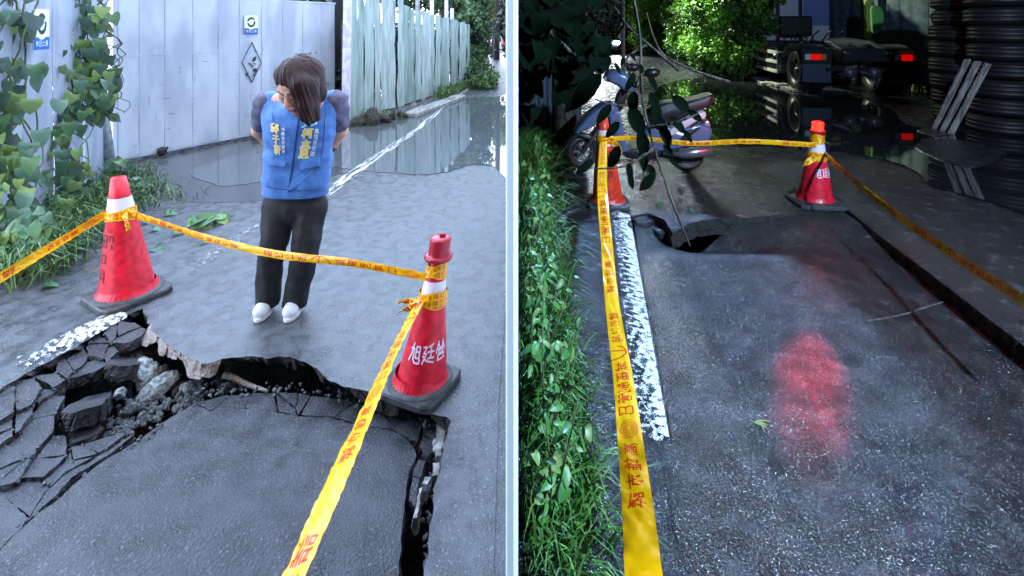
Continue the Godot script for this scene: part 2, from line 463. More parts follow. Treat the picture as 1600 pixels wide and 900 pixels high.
# ------------------------------------------------------------------ camera, sky, sun
func setup():
	var cam := Camera3D.new(); cam.name = "camera"
	cam.projection = Camera3D.PROJECTION_FRUSTUM
	cam.near = 0.05; cam.far = 400.0
	cam.size = 900.0 / F * cam.near
	cam.frustum_offset = Vector2(0, -(450.0 - HY) / F * cam.near)
	cam.position = Vector3(0, CH, 0)
	add_child(cam); cam.current = true
	var we := WorldEnvironment.new(); we.name = "world_environment"
	var e := Environment.new()
	e.background_mode = Environment.BG_SKY
	var sm := ProceduralSkyMaterial.new()
	sm.sky_top_color = Color(0.66, 0.77, 0.93); sm.sky_horizon_color = Color(0.93, 0.97, 1.0); sm.sky_curve = 0.22
	sm.ground_horizon_color = Color(0.5, 0.53, 0.56); sm.ground_bottom_color = Color(0.25, 0.26, 0.28)
	sm.sun_angle_max = 1.0
	sm.sky_energy_multiplier = 2.1
	var cl := nz(FastNoiseLite.TYPE_SIMPLEX_SMOOTH, 0.008, 91, 5)
	var ci := cl.get_seamless_image(512, 256)
	var cover := Image.create(512, 256, false, Image.FORMAT_RGBA8)
	for y in 256:
		for x in 512:
			var t := smoothstep(0.42, 0.78, ci.get_pixel(x, y).r)
			cover.set_pixel(x, y, Color(0.86, 0.89, 0.93, t * 0.28 * smoothstep(130.0, 60.0, y)))
	sm.sky_cover = tex(cover)
	var sky := Sky.new(); sky.sky_material = sm
	e.sky = sky
	e.tonemap_mode = Environment.TONE_MAPPER_LINEAR
	e.tonemap_exposure = 1.5
	e.sdfgi_enabled = true; e.ssao_enabled = true; e.ssil_enabled = true
	we.environment = e; add_child(we)
	var sun := DirectionalLight3D.new(); sun.name = "sun"
	sun.light_energy = 0.3; sun.light_angular_distance = 35.0; sun.light_color = Color(1.0, 0.97, 0.92)
	sun.shadow_enabled = true
	sun.rotation_degrees = Vector3(-62, 25, 0)
	add_child(sun)

# the white wall between the two halves and the dark sky over the night half
func divide():
	var k := 0.0525
	var w := Mb.new()
	var far := 75.0
	var t0 := CH + k * 1.0 + 0.12; var t1 := CH + k * far + 0.2
	# wall: from z = -1 to -far, 12.5 mm on either side of x = 0
	var dark := Mb.new()
	for side in [-1.0, 1.0]:
		var x0: float = -0.0125 if side < 0 else 0.004; var x1: float = 0.003 if side < 0 else 0.0125
		var mb: Mb = w if side < 0 else dark
		var z0 := -1.0 if side < 0 else -1.06
		var a := [Vector3(x0, -0.02, z0), Vector3(x1, -0.02, z0), Vector3(x1, t0, z0), Vector3(x0, t0, z0)]
		var b := [Vector3(x0, -0.02, -far), Vector3(x1, -0.02, -far), Vector3(x1, t1, -far), Vector3(x0, t1, -far)]
		mb.rings([PackedVector3Array(a), PackedVector3Array(b)], true, true, true)
	w.prism(PackedVector2Array([Vector2(-0.0125, -1.0), Vector2(-0.0115, -0.998), Vector2(0.0125, -1.036), Vector2(0.0125, -1.058), Vector2(-0.0125, -1.058)]), t0 + 0.02, 0.0, Transform3D(Basis(Vector3.RIGHT, Vector3.BACK, Vector3.UP), Vector3(0, t0 * 0.5 - 0.01, 0)))
	var o := obj("dividing_wall", Mb.new(), M.white_paint)
	tag(o, "thin white upright wall parting the daylight road from the dark road", "wall")
	# night sky: roof sloping up from the wall's top edge, far and side curtains, and the dark space round the viewer
	var s := dark
	var T := 7.5
	var R := 42.0
	var X := 1.3; var Y := 6.2
	s.quad(Vector3(0.0125, t0, -1.0), Vector3(0.0125, t1, -far), Vector3(X, Y + 1.2, -far), Vector3(X, Y, -1.0))
	s.quad(Vector3(X, Y, -1.0), Vector3(X, Y + 1.2, -far), Vector3(R, T, -far), Vector3(R, T, -1.0))
	s.quad(Vector3(X, Y, 6), Vector3(X, Y, -1.0), Vector3(R, T, -1.0), Vector3(R, T, 6))
	s.quad(Vector3(0, -0.1, -far), Vector3(0, T, -far), Vector3(R, T, -far), Vector3(R, -0.1, -far))
	s.quad(Vector3(R, -0.1, 6), Vector3(R, T, 6), Vector3(R, T, -far), Vector3(R, -0.1, -far))
	s.quad(Vector3(-3, -0.1, 6), Vector3(-3, T, 6), Vector3(R, T, 6), Vector3(R, -0.1, 6))
	s.quad(Vector3(-3, 2.3, 6), Vector3(-3, 2.3, -1.0), Vector3(0.0125, 2.3, -1.0), Vector3(0.0125, 2.3, 6))
	s.quad(Vector3(0.0125, 2.3, 6), Vector3(0.0125, 2.3, -1.0), Vector3(X, Y, -1.0), Vector3(X, Y, 6))
	s.quad(Vector3(0.0125, t0, -1.0), Vector3(0.0125, 2.3, -1.0), Vector3(X, Y + 0.01, -1.0), Vector3(X, Y, -1.0))
	s.quad(Vector3(-3, -0.1, 6), Vector3(-3, 2.3, 6), Vector3(-3, 2.3, -1.0), Vector3(-3, -0.1, -1.0))
	s.quad(Vector3(-3, -0.1, -1.0), Vector3(-3, 2.3, -1.0), Vector3(-1.5, 2.3, -1.0), Vector3(-1.5, -0.1, -1.0))
	s.quad(Vector3(-1.5, 1.68, -1.0), Vector3(-1.5, 2.3, -1.0), Vector3(0.0125, 2.3, -1.0), Vector3(0.0125, 1.68, -1.0))
	w.quad(Vector3(-0.0115, t0, -1.0), Vector3(-0.0115, t1, -far), Vector3(X - 0.03, Y + 1.22, -far), Vector3(X - 0.03, Y + 0.02, -1.0))
	o.mesh = w.mesh()
	M.night_sky = mat(0.004, 0.005, 0.008, 1.0, 0.0, 0.0)
	struct("sky", s, M.night_sky)

# ------------------------------------------------------------------ the road by day
var hole_day := PackedVector2Array()
func day_ground():
	var out := poly_px([-110, 676, 22, 593, 120, 540, 205, 488, 222, 482, 238, 514, 258, 534, 278, 547, 300, 560, 318, 569, 332, 566, 345, 561, 368, 559, 390, 555, 415, 558, 440, 554, 470, 562, 492, 571, 508, 588, 522, 597, 545, 605, 566, 609, 600, 616, 640, 632, 702, 657, 690, 705, 684, 745, 674, 810, 665, 877, 655, 960])
	out.append(Vector2(-0.24, -1.05)); out.append(Vector2(-2.6, -1.05))
	hole_day = jag(out, 0.02, 0.009)
	var mb := Mb.new()
	var near := PackedVector2Array([Vector2(-3.4, -4.2), Vector2(0.0, -4.2), Vector2(0.0, 0.5), Vector2(-3.4, 0.5)])
	var h := func(x, z): return (noise.get_noise_2d(x * 60, z * 60) - 1.0) * 0.003
	mesh_plate(mb, near, func(x, z): return 0.0 if x < -3.35 or x > -0.03 or z < -4.15 else (noise.get_noise_2d(x * 60, z * 60) - 1.0) * 0.003, 0.0, 0.13, [hole_day], false)
	rect2(-0.2, -4.2, 0.0, 0.5, -0.0075, mb); rect2(-60, -90, 0.0, -4.2, 0, mb); rect2(-60, -4.2, -3.4, 0.5, 0, mb); rect2(-60, 0.5, 0, 8, 0, mb)
	struct("road", mb, M.road)
	# broken thickness of the road round the hole: pale where old bedding sticks to it, black elsewhere
	var e0 := Mb.new(); var e1 := Mb.new()
	var a0 := P2(236, 512); var a1 := P2(330, 567)
	for i in hole_day.size():
		var p := hole_day[i]; var q := hole_day[(i + 1) % hole_day.size()]
		var pale := p.x > a0.x - 0.03 and p.x < a1.x + 0.02 and p.y < a1.y + 0.05 and p.y < -2.3
		var mb2: Mb = e0 if pale else e1
		for k in 3:
			var cs := []
			for r in [p, q]:
				for kk in [k, k + 1]:
					var j: float = noise.get_noise_3d(r.x * 2500, r.y * 2500, kk * 30.0) * 0.022 * (1 if kk else 0)
					var back: float = (0.011 * kk if pale else -0.012 * kk)
					cs.append(Vector3(r.x + j, h.call(r.x, r.y) - (0.013 if pale else 0.02) * kk * (1.0 + 0.7 * noise.get_noise_2d(r.x * 500, r.y * 500 + 77)), r.y + back * (1.0 + noise.get_noise_2d(r.x * 600, r.y * 600)) + j))
			mb2.quad(cs[0], cs[2], cs[3], cs[1])
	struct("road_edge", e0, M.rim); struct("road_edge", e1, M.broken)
	# the pit under the road
	var pit := Mb.new().smooth()
	var cav := P2(405, 585)
	var dp := func(x, z):
		var q := Vector2((x - cav.x) * 1.0, (z - cav.y) * 1.9)
		var deep := 0.95 * exp(-q.length_squared() / 0.5)
		return -0.26 - deep + noise.get_noise_2d(x * 250, z * 250) * 0.07 - 0.12 * smoothstep(-0.6, -0.3, x)
	pit.grid(func(u, v): return Vector3(lerpf(-3.6, 0.3, u), dp.call(lerpf(-3.6, 0.3, u), lerpf(-3.9, -0.6, v)), lerpf(-3.9, -0.6, v)), 60, 54)
	pit.smooth(false); pit_box(-4.6, -5.4, -0.03, -0.5, -1.45, pit)
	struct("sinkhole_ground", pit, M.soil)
	# slabs of the sunken lane, each a piece
	var sunk := Node3D.new(); sunk.name = "sunken_road"; sunk.set_meta("kind", "structure"); add_child(sunk)
	var hs := func(x, z): return -0.095 - 0.03 * smoothstep(-1.9, -2.4, z) + 0.045 * exp(-(Vector2(x + 0.9, z + 1.75)).length_squared() / 0.25) + noise.get_noise_2d(x * 130, z * 130) * 0.008
	var S := -0.1
	var big := poly_px([300, 626, 330, 640, 372, 634, 430, 640, 462, 648, 520, 652, 566, 668, 610, 672, 640, 690, 650, 716, 642, 740, 634, 780, 629, 830, 624, 880, 616, 980], S)
	big.append(Vector2(-0.3, -1.05)); big.append(Vector2(-1.9, -1.05))
	big.append_array(poly_px([-40, 905, 22, 842, 90, 786, 140, 741, 205, 696, 250, 660], S))
	var pl := Mb.new(); mesh_plate(pl, jag(big, 0.02, 0.006, 3), hs, 0.08, 0.07)
	obj("asphalt_slab", pl, M.slab, sunk)
	var bits := [[302, 621, 350, 611, 392, 607, 428, 606, 432, 636, 372, 630, 332, 636], [431, 606, 470, 607, 484, 611, 466, 644, 434, 636], [487, 611, 540, 617, 580, 630, 568, 664, 522, 648, 470, 645],
		[584, 631, 628, 640, 660, 655, 652, 690, 642, 687, 612, 668, 571, 665], [663, 657, 686, 668, 680, 700, 668, 715, 655, 694], [645, 742, 655, 722, 664, 724, 654, 760, 648, 800, 640, 790]]
	for b in bits:
		var pg := poly_px(b, S)
		var c := centre(pg)
		for pc in cells(pg, 3):
			var dy := rf(-0.012, -0.002)
			var m := Mb.new(); mesh_plate(m, jag(pc, 0.011, 0.004, rf(0, 99)), func(x, z): return hs.call(x, z) + dy, 0.07, 0.05)
			obj("asphalt_piece", m, M.slab, sunk)
	# broken pieces between the joint and the cavity (pixels of an enlargement: 2.25 per pixel from row 500)
	var Z := [[418, 3, 470, 8, 514, 30, 500, 54, 455, 74, 388, 76, 362, 44], [345, 47, 384, 80, 362, 128, 312, 123, 300, 90], [398, 92, 414, 110, 376, 148, 362, 130, 384, 95], [293, 95, 310, 126, 298, 150, 262, 176, 232, 134],
		[300, 152, 354, 136, 378, 156, 330, 183, 243, 204, 262, 180], [198, 136, 228, 134, 258, 178, 236, 208, 196, 182], [122, 196, 194, 184, 234, 212, 190, 236, 152, 214], [55, 208, 120, 200, 148, 238, 112, 290, 54, 318], [-60, 262, 52, 210, 50, 322, -60, 380],
		[152, 242, 192, 240, 236, 214, 180, 262, 134, 292, 116, 290], [52, 326, 118, 294, 113, 330, 68, 388, 50, 396], [-60, 388, 46, 330, 46, 402, -60, 480], [232, 264, 192, 338, 186, 388, 130, 448, 62, 556, -50, 590, -40, 480, 52, 402, 112, 334, 150, 292, 184, 268],
		[186, 402, 230, 400, 238, 436, 232, 478, 150, 556, 74, 556, 138, 468], [240, 400, 272, 374, 348, 350, 362, 384, 300, 420, 244, 440], [150, 562, 236, 484, 250, 446, 330, 424, 440, 388, 440, 404, 380, 446, 296, 498, 220, 540, 158, 598, 70, 736, 0, 800, -60, 780, -60, 640, 60, 566],
		[60, 760, 160, 606, 226, 548, 300, 506, 400, 446, 452, 408, 470, 400, 430, 440, 360, 486, 250, 552, 190, 620, 100, 700, 40, 790]]
	var crumbs := []
	var hz := [-0.006, -0.02, -0.03, -0.03, -0.045, -0.03, -0.035, -0.02, -0.015, -0.05, -0.045, -0.04, -0.065, -0.085, -0.11, -0.092, -0.1]
	for i in Z.size():
		var px := []
		for k in range(0, Z[i].size(), 2): px.append(Z[i][k] / 2.25); px.append(Z[i][k + 1] / 2.25 + 500)
		var pg := poly_px(px, hz[i]); var c := centre(pg)
		var shr := PackedVector2Array()
		for p in pg: shr.append(p.lerp(c, minf(0.03, 0.006 / maxf(0.02, p.distance_to(c)))))
		var pf := plane(c, hz[i], rf(-0.03, 0.03), rf(-0.04, 0.02))
		var parts := cells(shr, clampi(int(area2(shr) / 0.009) + (1 if i % 2 else 0), 1, 9))
		if parts.size() < 2: parts = [shr]
		for k in parts.size():
			var m := Mb.new(); var pc := centre(parts[k]); var dy := rf(-0.008, 0.002) if parts.size() > 1 else 0.0
			var tx := rf(-0.03, 0.03); var tz := rf(-0.03, 0.03)
			mesh_plate(m, jag(parts[k], 0.011, 0.0035, i * 9.0 + k), func(x, z): return pf.call(x, z) + dy + (x - pc.x) * tx + (z - pc.y) * tz, 0.05, 0.05)
			obj("asphalt_piece", m, M.strip if i in [1, 3, 5] else M.slab, sunk)
			for q in 5:
				var e: Vector2 = parts[k][rng.randi() % parts[k].size()].lerp(parts[k][rng.randi() % parts[k].size()], rf(0, 0.15))
				var s := rf(0.003, 0.008); crumbs.append([Vector3(e.x, pf.call(e.x, e.y) - rf(0.0, 0.015), e.y), s])
	for c in [[[390, 215, 388, 262, 358, 328, 270, 370, 214, 350, 240, 282, 300, 234], -0.05, 0.16, 0.35], [[495, 118, 490, 165, 420, 205, 373, 190, 388, 132, 430, 96, 470, 98], -0.05, -0.1, 0.5], [[478, 192, 470, 226, 434, 236, 424, 212], -0.14, 0.1, 0.3], [[450, 292, 446, 334, 412, 318, 420, 296], -0.2, 0.1, 0.5]]:
		var px := []
		for k in range(0, c[0].size(), 2): px.append(c[0][k] / 2.25); px.append(c[0][k + 1] / 2.25 + 500)
		var pg := poly_px(px, c[1])
		var m := Mb.new(); mesh_plate(m, jag(pg, 0.013, 0.005, 5), plane(centre(pg), c[1], c[2], c[3]), 0.075, 0.06)
		obj("asphalt_chunk", m, M.strip, sunk)
	for pc in cells(PackedVector2Array([Vector2(-2.27, -2.08), Vector2(-1.70, -1.60), Vector2(-1.93, -1.07), Vector2(-2.56, -1.07)]), 9):
		var m := Mb.new(); mesh_plate(m, jag(pc, 0.015, 0.004, 4), plane(centre(pc), -0.05 + rf(-0.015, 0.01), rf(-0.03, 0.03), rf(-0.03, 0.03)), 0.06, 0.07)
		obj("asphalt_piece", m, M.slab, sunk)
	# concrete pieces in the slot beside the slab
	for b in [[682, 664, 696, 660, 694, 682, 684, 684], [678, 688, 694, 686, 690, 716, 680, 716], [676, 720, 690, 720, 686, 742, 674, 742], [664, 742, 674, 744, 668, 756, 660, 754], [655, 764, 661, 764, 652, 812, 646, 812]]:
		var pg := poly_px(b, -0.08)
		var m := Mb.new(); mesh_plate(m, jag(pg, 0.012, 0.005, 8), plane(centre(pg), -0.075 + rf(-0.01, 0.01), rf(-0.2, 0.2), rf(-0.1, 0.1)), 0.06, 0.05)
		obj("concrete_piece", m, M.concrete, sunk)
	# rubble lying in the break
	var rk := [[229, 583, 15, 22, -0.13, "tall pale grey rock standing in the broken road hole", 0], [249, 607, 28, 14, -0.17, "long grey rock lying at the edge of the sunken slab", 0], [253, 579, 9, 8, -0.2, "small round grey rock behind the long grey rock", 0], [187, 615, 11, 8, -0.10, "small pale angular rock beside the big dark asphalt chunk", 0],
		[229, 530, 14, 9, -0.10, "flat grey rock tucked under the pale broken road rim", 0], [293, 610, 13, 10, -0.2, "pale chipped rock at the cavity's left mouth", 0], [352, 608, 9, 9, -0.24, "little pale rock below the stick in the cavity", 0], [372, 603, 16, 8, -0.26, "dark grey rock under the stick in the cavity", 1],
		[205, 640, 13, 8, -0.16, "dark grey rock at the foot of the big asphalt chunk", 1], [222, 634, 10, 7, -0.2, "dark rubble rock between chunk and slab edge", 1], [345, 598, 12, 6, -0.3, "dark flat rock deep in the cavity by the stick", 1], [212, 560, 11, 9, -0.13, "dark rock wedged behind the tall pale rock", 1]]
	for i in rk.size():
		var r: Array = rk[i]
		var c := P(r[0], r[1], r[4])
		var k := -c.z / F
		var m := Mb.new(); rock(m, Vector3.ZERO, Vector3(r[2] * k * 1.15, r[3] * k * 1.2, r[3] * k * 1.3), 0.37 * i + 0.2)
		tag(put("rock", m.mesh(), M.stone if r[6] == 0 else M.stone_dark, self, Transform3D(Basis(), c)), r[5], "rock", "rocks in the sinkhole")
	var grit := Mb.new()
	for i in 230:
		var t := rng.randf()
		var a := P(lerpf(176, 320, t) + rf(-18, 18), lerpf(668, 600, t) + rf(-26, 22), -0.19)
		var s := rf(0.006, 0.02)
		rock(grit, a, Vector3(s, s * rf(0.6, 1), s), rng.randf() * 20)
	for c in crumbs: rock(grit, c[0], Vector3.ONE * c[1], rng.randf() * 20)
	for i in 240:      # crumbs along the lip, the slab's rim and the slot
		var q: Array = [[300, 620, 480, 606, -0.09], [480, 608, 690, 662, -0.1], [22, 838, 250, 664, -0.1], [690, 672, 664, 860, -0.13], [240, 520, 320, 566, -0.07]][i % 5]
		var t := rng.randf(); var a := P(lerpf(q[0], q[2], t) + rng.randfn() * 6, lerpf(q[1], q[3], t) + rng.randfn() * 5, q[4]); var s := rf(0.003, 0.011)
		rock(grit, a + Vector3(0, s * 0.4, 0), Vector3(s, s * 0.7, s), rng.randf() * 20)
	var gr := obj("rubble_gravel", grit, M.stone_dark); stuff(tag(gr, "fine dark gravel spilled between the rocks in the hole", "gravel"))
	var stick := Mb.new().smooth()
	stick.tube([P(350, 585, -0.12), P(365, 590, -0.13), P(385, 600, -0.14), P(405, 607, -0.13), P(418, 611, -0.1)], 0.017, 0.007, 7)
	tag(obj("stick", stick, M.rim), "broken brown stick poking out of the dark cavity", "stick")
	day_markings()

func worn_image(w: int, h: int, sd: int, cut: float, streak: Vector2, fade: Callable) -> Image:
	var f := nz(FastNoiseLite.TYPE_SIMPLEX_SMOOTH, 0.03, sd, 5); var g := nz(FastNoiseLite.TYPE_SIMPLEX, 0.16, sd + 3, 2)
	var im := Image.create(w, h, false, Image.FORMAT_RGBA8)
	for y in h:
		for x in w:
			var v: float = 0.5 + 0.5 * f.get_noise_2d(x * streak.x, y * streak.y) + 0.22 * g.get_noise_2d(x * streak.x, y * streak.y) + fade.call(float(x) / w, float(y) / h)
			var c := 0.80 + 0.12 * g.get_noise_2d(x * 3, y * 3)
			im.set_pixel(x, y, Color(c, c, c * 1.01, 1.0 if v > cut else 0.0))
	return im
func strip_px(mb: Mb, a: Array, y: float):      # four pixels of the ground, u across, v along
	mb.quad(P(a[0], a[1], y), P(a[2], a[3], y), P(a[4], a[5], y), P(a[6], a[7], y))
func day_markings():
	var m0 := print_material(worn_image(96, 640, 61, 0.62, Vector2(1, 0.7), func(u, v): return 0.16 * (1.0 - 2.0 * absf(u - 0.5)) - 0.12 + 0.22 * smoothstep(0.1, 0.6, v) - 0.7 * smoothstep(0.9, 1.0, v) - 0.5 * smoothstep(0.08, 0.0, v)), 0.55)
	var a := Mb.new(); strip_px(a, [10, 566, 26, 592, 212, 488, 190, 478], 0.005)
	struct("road_line", a, m0)
	var m1 := print_material(worn_image(96, 640, 62, 0.71, Vector2(1, 0.7), func(u, v): return -0.1 * absf(u - 0.5)), 0.55)
	var b := Mb.new(); strip_px(b, [284, 420, 306, 424, 420, 346, 404, 343], 0.005)
	struct("road_line", b, m1)
	var m2 := print_material(worn_image(96, 900, 63, 0.56, Vector2(1, 0.5), func(u, v): return 0.1 - 0.35 * absf(u - 0.5)), 0.55)
	var c := Mb.new()
	var L := [[474, 319, 498, 319], [545, 268, 566, 268], [640, 206, 652, 206], [700, 160, 706, 160], [757, 118, 760, 118]]
	for i in L.size() - 1:
		var p: Array = L[i]; var q: Array = L[i + 1]
		var y := 0.008
		c.quad(P(p[0], p[1], y), P(p[2], p[3], y), P(q[2], q[3], y), P(q[0], q[1], y), Vector2(0, i / 4.0), Vector2(1, i / 4.0), Vector2(1, (i + 1) / 4.0), Vector2(0, (i + 1) / 4.0))
	struct("road_line", c, m2)
	# standing water
	var w := Mb.new()
	sheet(w, blob2(poly_px([300, 268, 360, 246, 430, 226, 500, 203, 548, 193, 600, 184, 650, 173, 700, 158, 740, 152, 775, 152, 799.5, 152, 799.5, 262, 770, 260, 735, 258, 706, 268, 660, 273, 612, 270, 560, 266, 520, 262, 470, 272, 400, 286, 340, 290]), 18, 0.035, 3), 0.005)
	struct("water", w, M.pool)
	var wd := Mb.new()
	sheet(wd, blob2(poly_px([300, 268, 360, 246, 430, 226, 500, 203, 548, 193, 600, 184, 650, 173, 700, 156, 740, 148, 775, 147, 799.8, 146, 799.8, 276, 770, 272, 735, 268, 706, 278, 660, 283, 612, 280, 560, 276, 520, 273, 470, 282, 400, 298, 340, 300]), 18, 0.07, 31), 0.0035)
	struct("water", wd, M.damp)
	var w2 := Mb.new()
	sheet(w2, blob2(poly_px([206, 300, 190, 276, 250, 254, 330, 234, 420, 213, 500, 197, 560, 192, 600, 220, 560, 262, 508, 276, 500, 290, 440, 308, 380, 316, 300, 316, 250, 310]), 16, 0.045, 9), 0.002)
	struct("water", w2, M.wet)

# ------------------------------------------------------------------ plants
func leaf_mesh(heart: bool, sd: float) -> ArrayMesh:      # one unit long from its stalk along +y, folded along the midrib
	var w := [0.0, 0.40, 0.46, 0.36, 0.20, 0.0] if heart else [0.0, 0.16, 0.22, 0.2, 0.12, 0.0]
	var y := [0.04, -0.05, 0.25, 0.55, 0.8, 1.0] if heart else [0.0, 0.15, 0.4, 0.65, 0.85, 1.0]
	var m := Mb.new().smooth()
	var mid := PackedVector3Array(); var L := PackedVector3Array(); var R := PackedVector3Array()
	for i in 6:
		var t: float = clampf(y[i], 0, 1)
		var bend := -0.28 * t * t * (0.6 + sd)
		mid.append(Vector3(0, clampf(y[i], 0.04, 1), bend))
		var wav := 0.05 * sin(i * 2.1 + sd * 9)
		L.append(Vector3(-w[i], y[i], bend + w[i] * 0.28 + wav * w[i])); R.append(Vector3(w[i], y[i], bend + w[i] * 0.28 - wav * w[i]))
	for i in 5:
		m.quad(mid[i], L[i], L[i + 1], mid[i + 1]); m.quad(R[i], mid[i], mid[i + 1], R[i + 1])
	return m.mesh()
var LM := []
func leaf_at(parent: Node3D, at: Vector3, size: float, nrm: Vector3, down: Vector3, m: Material, called := "leaf", heart := true):
	var z := nrm.normalized(); var y := (down - z * down.dot(z)).normalized(); var x := y.cross(z)
	put(called, LM[(0 if heart else 3) + rng.randi() % 3], m, parent, Transform3D(Basis(x * size * rf(0.85, 1.15), y * size, z * size), at))
func rv(s: float) -> Vector3: return Vector3(rf(-s, s), rf(-s, s), rf(-s, s))
func blades(mb: Mb, at: Vector3, n: int, len: float, w: float, spread: float, lean := Vector3.ZERO, g0 := Color(0.05, 0.13, 0.045), g1 := Color(0.15, 0.24, 0.07)):
	for i in n:
		var d := Vector3(rf(-1, 1), 0, rf(-1, 1)) * spread
		var L := len * rf(0.5, 1.15)
		var side := Vector3(rf(-1, 1), 0, rf(-1, 1)).normalized() * w * rf(0.6, 1.2)
		var b := at + Vector3(rf(-1, 1), 0, rf(-1, 1)) * spread * 0.35
		var dir := (Vector3(0, 1, 0) + d + lean)
		var p0 := b; var p1 := b + dir * L * 0.45
		var p2 := b + dir * L * 0.75 + (d + lean) * L * 0.35 - Vector3(0, L * 0.06, 0)
		var p3 := b + dir * L * 0.85 + (d + lean) * L * 0.95 - Vector3(0, L * 0.28, 0)
		var c := g0.lerp(g1, rng.randf()) * rf(0.6, 1.2)
		mb.col(c)
		if at.x > 0.0 and minf(minf(p0.x, p1.x), minf(p2.x, p3.x)) < 0.03: continue
		mb.quad(p0 - side, p0 + side, p1 + side * 0.9, p1 - side * 0.9)
		mb.quad(p1 - side * 0.9, p1 + side * 0.9, p2 + side * 0.6, p2 - side * 0.6)
		mb.tri(p2 - side * 0.6, p2 + side * 0.6, p3)
	mb.col(Color.WHITE)
func tuft_mesh(n: int, size: float, sd: int) -> ArrayMesh:      # a spray of small leaves, drawn many times in a crown
	var m := Mb.new()
	var r := RandomNumberGenerator.new(); r.seed = sd
	for i in n:
		var c := Vector3(r.randfn(), r.randfn(), r.randfn()) * 0.42
		var u := Vector3(r.randfn(), r.randfn() - 0.4, r.randfn()).normalized() * size
		var v := u.cross(Vector3(r.randfn(), r.randfn(), r.randfn())).normalized() * size * 0.34
		var k := u.cross(v).normalized() * size * 0.12
		m.tri(c - u * 0.5, c + v + k, c + u * 0.5); m.tri(c - u * 0.5, c + u * 0.5, c - v + k)
	return m.mesh()
var TM := []
func crown(parent: Node, called: String, lobes: Array, n: int, scale: float, c0: Color, c1: Color, gap := 0.0):      # lobes: [centre, radii]
	var mm := MultiMesh.new(); mm.transform_format = MultiMesh.TRANSFORM_3D; mm.use_colors = true; mm.mesh = TM[rng.randi() % 2]
	var xs := []; var cs := []
	var vol := 0.0
	for l in lobes: vol += l[1].x * l[1].y + l[1].y * l[1].z
	for l in lobes:
		var cnt := int(n * (l[1].x * l[1].y + l[1].y * l[1].z) / vol)
		for i in cnt:
			var d := Vector3(rng.randfn(), rng.randfn(), rng.randfn()).normalized()
			var r := pow(rng.randf(), 0.28) * (1.0 + 0.28 * noise.get_noise_3d(d.x * 130 + l[0].x * 50, d.y * 130, d.z * 130))
			var p: Vector3 = l[0] + d * r * l[1]
			if noise.get_noise_3d(p.x * 90, p.y * 90, p.z * 90) < gap - 0.25: continue
			xs.append(Transform3D(Basis.from_euler(rv(PI)) * Basis.from_scale(Vector3.ONE * scale * rf(0.6, 1.3)), p))
			var t := clampf(0.5 + 0.9 * noise.get_noise_3d(p.x * 70 + 500, p.y * 70, p.z * 70) + rf(-0.25, 0.25), 0, 1)
			cs.append(c0.lerp(c1, t))
	mm.instance_count = xs.size()
	for i in xs.size(): mm.set_instance_transform(i, xs[i]); mm.set_instance_color(i, cs[i])
	var o := MultiMeshInstance3D.new(); o.multimesh = mm; o.material_override = M.foliage
	o.name = numbered(called, parent); parent.add_child(o); stuff(o)
	return o
func tree(called: String, label: String, at: Vector3, hgt: float, r: float, lobes: Array, n: int, scale: float, c0: Color, c1: Color, group := "", gap := 0.0, cat := "tree"):
	var t := thing(called, label, cat, at, group)
	var tr := Mb.new().smooth()
	var top := Vector3(rf(-0.2, 0.2), hgt, rf(-0.2, 0.2))
	tr.tube([Vector3.ZERO, top * 0.4 + rv(0.08), top * 0.7 + rv(0.1), top], r, r * 0.3, 9)
	obj("trunk", tr, M.bark, t)
	for l in lobes:
		var b := Mb.new().smooth()
		var s: Vector3 = top * rf(0.4, 0.75)
		b.tube([s, s.lerp(l[0], 0.5) + rv(0.15), l[0] + Vector3(0, l[1].y * 0.5, 0)], r * 0.4, r * 0.1, 6)
		obj("branch", b, M.bark, t)
	crown(t, "crown", lobes, n, scale, c0, c1, gap)

# ------------------------------------------------------------------ gate, fence, posts
func face_frame(a: Vector3, b: Vector3) -> Basis:      # x along the run, z towards the viewer's side
	var x := (b - a).normalized(); return Basis(x, Vector3.UP, x.cross(Vector3.UP))
func ring_sign(parent: Node3D, xf: Transform3D, s: float):      # pale disc with a broken black ring on a blue foot with white characters
	var im := Image.create(192, 256, false, Image.FORMAT_RGBA8); im.fill(Color(0.86, 0.88, 0.92))
	im.fill_rect(Rect2i(0, 176, 192, 80), Color(0.10, 0.33, 0.66))
	for y in 256:
		for x in 192:
			var p := Vector2((x - 96) / 88.0, (y - 92) / 100.0)
			var r := p.length()
			if r < 1.0: im.set_pixel(x, y, Color(0.88, 0.90, 0.68))
			if r < 0.42: im.set_pixel(x, y, Color(0.84, 0.87, 0.92))
			elif r < 0.68 and absf(p.y + 0.12 + p.x * 0.25) > 0.11: im.set_pixel(x, y, Color(0.03, 0.05, 0.09))
	var g := ["shi", "ri", "gong", "yuan"]
	for i in 4: glyph(im, g[i], cell(22 + i * 40, 200, 34, 36), 1.8, Color(0.9, 0.94, 1.0))
	var pr := mat(1, 1, 1, 0.4); pr.albedo_texture = tex(im)
	var b := Mb.new(); b.box(Vector3.ZERO, Vector3(s * 0.75, s, 0.008), 0.002)
	obj("sign_plate", b, M.gate, parent, xf)
	var f := Mb.new(); var w := s * 0.74 * 0.5; var h := s * 0.99 * 0.5
	f.quad(Vector3(-w, h, 0.006), Vector3(w, h, 0.006), Vector3(w, -h, 0.006), Vector3(-w, -h, 0.006))
	obj("print", f, pr, parent, xf)
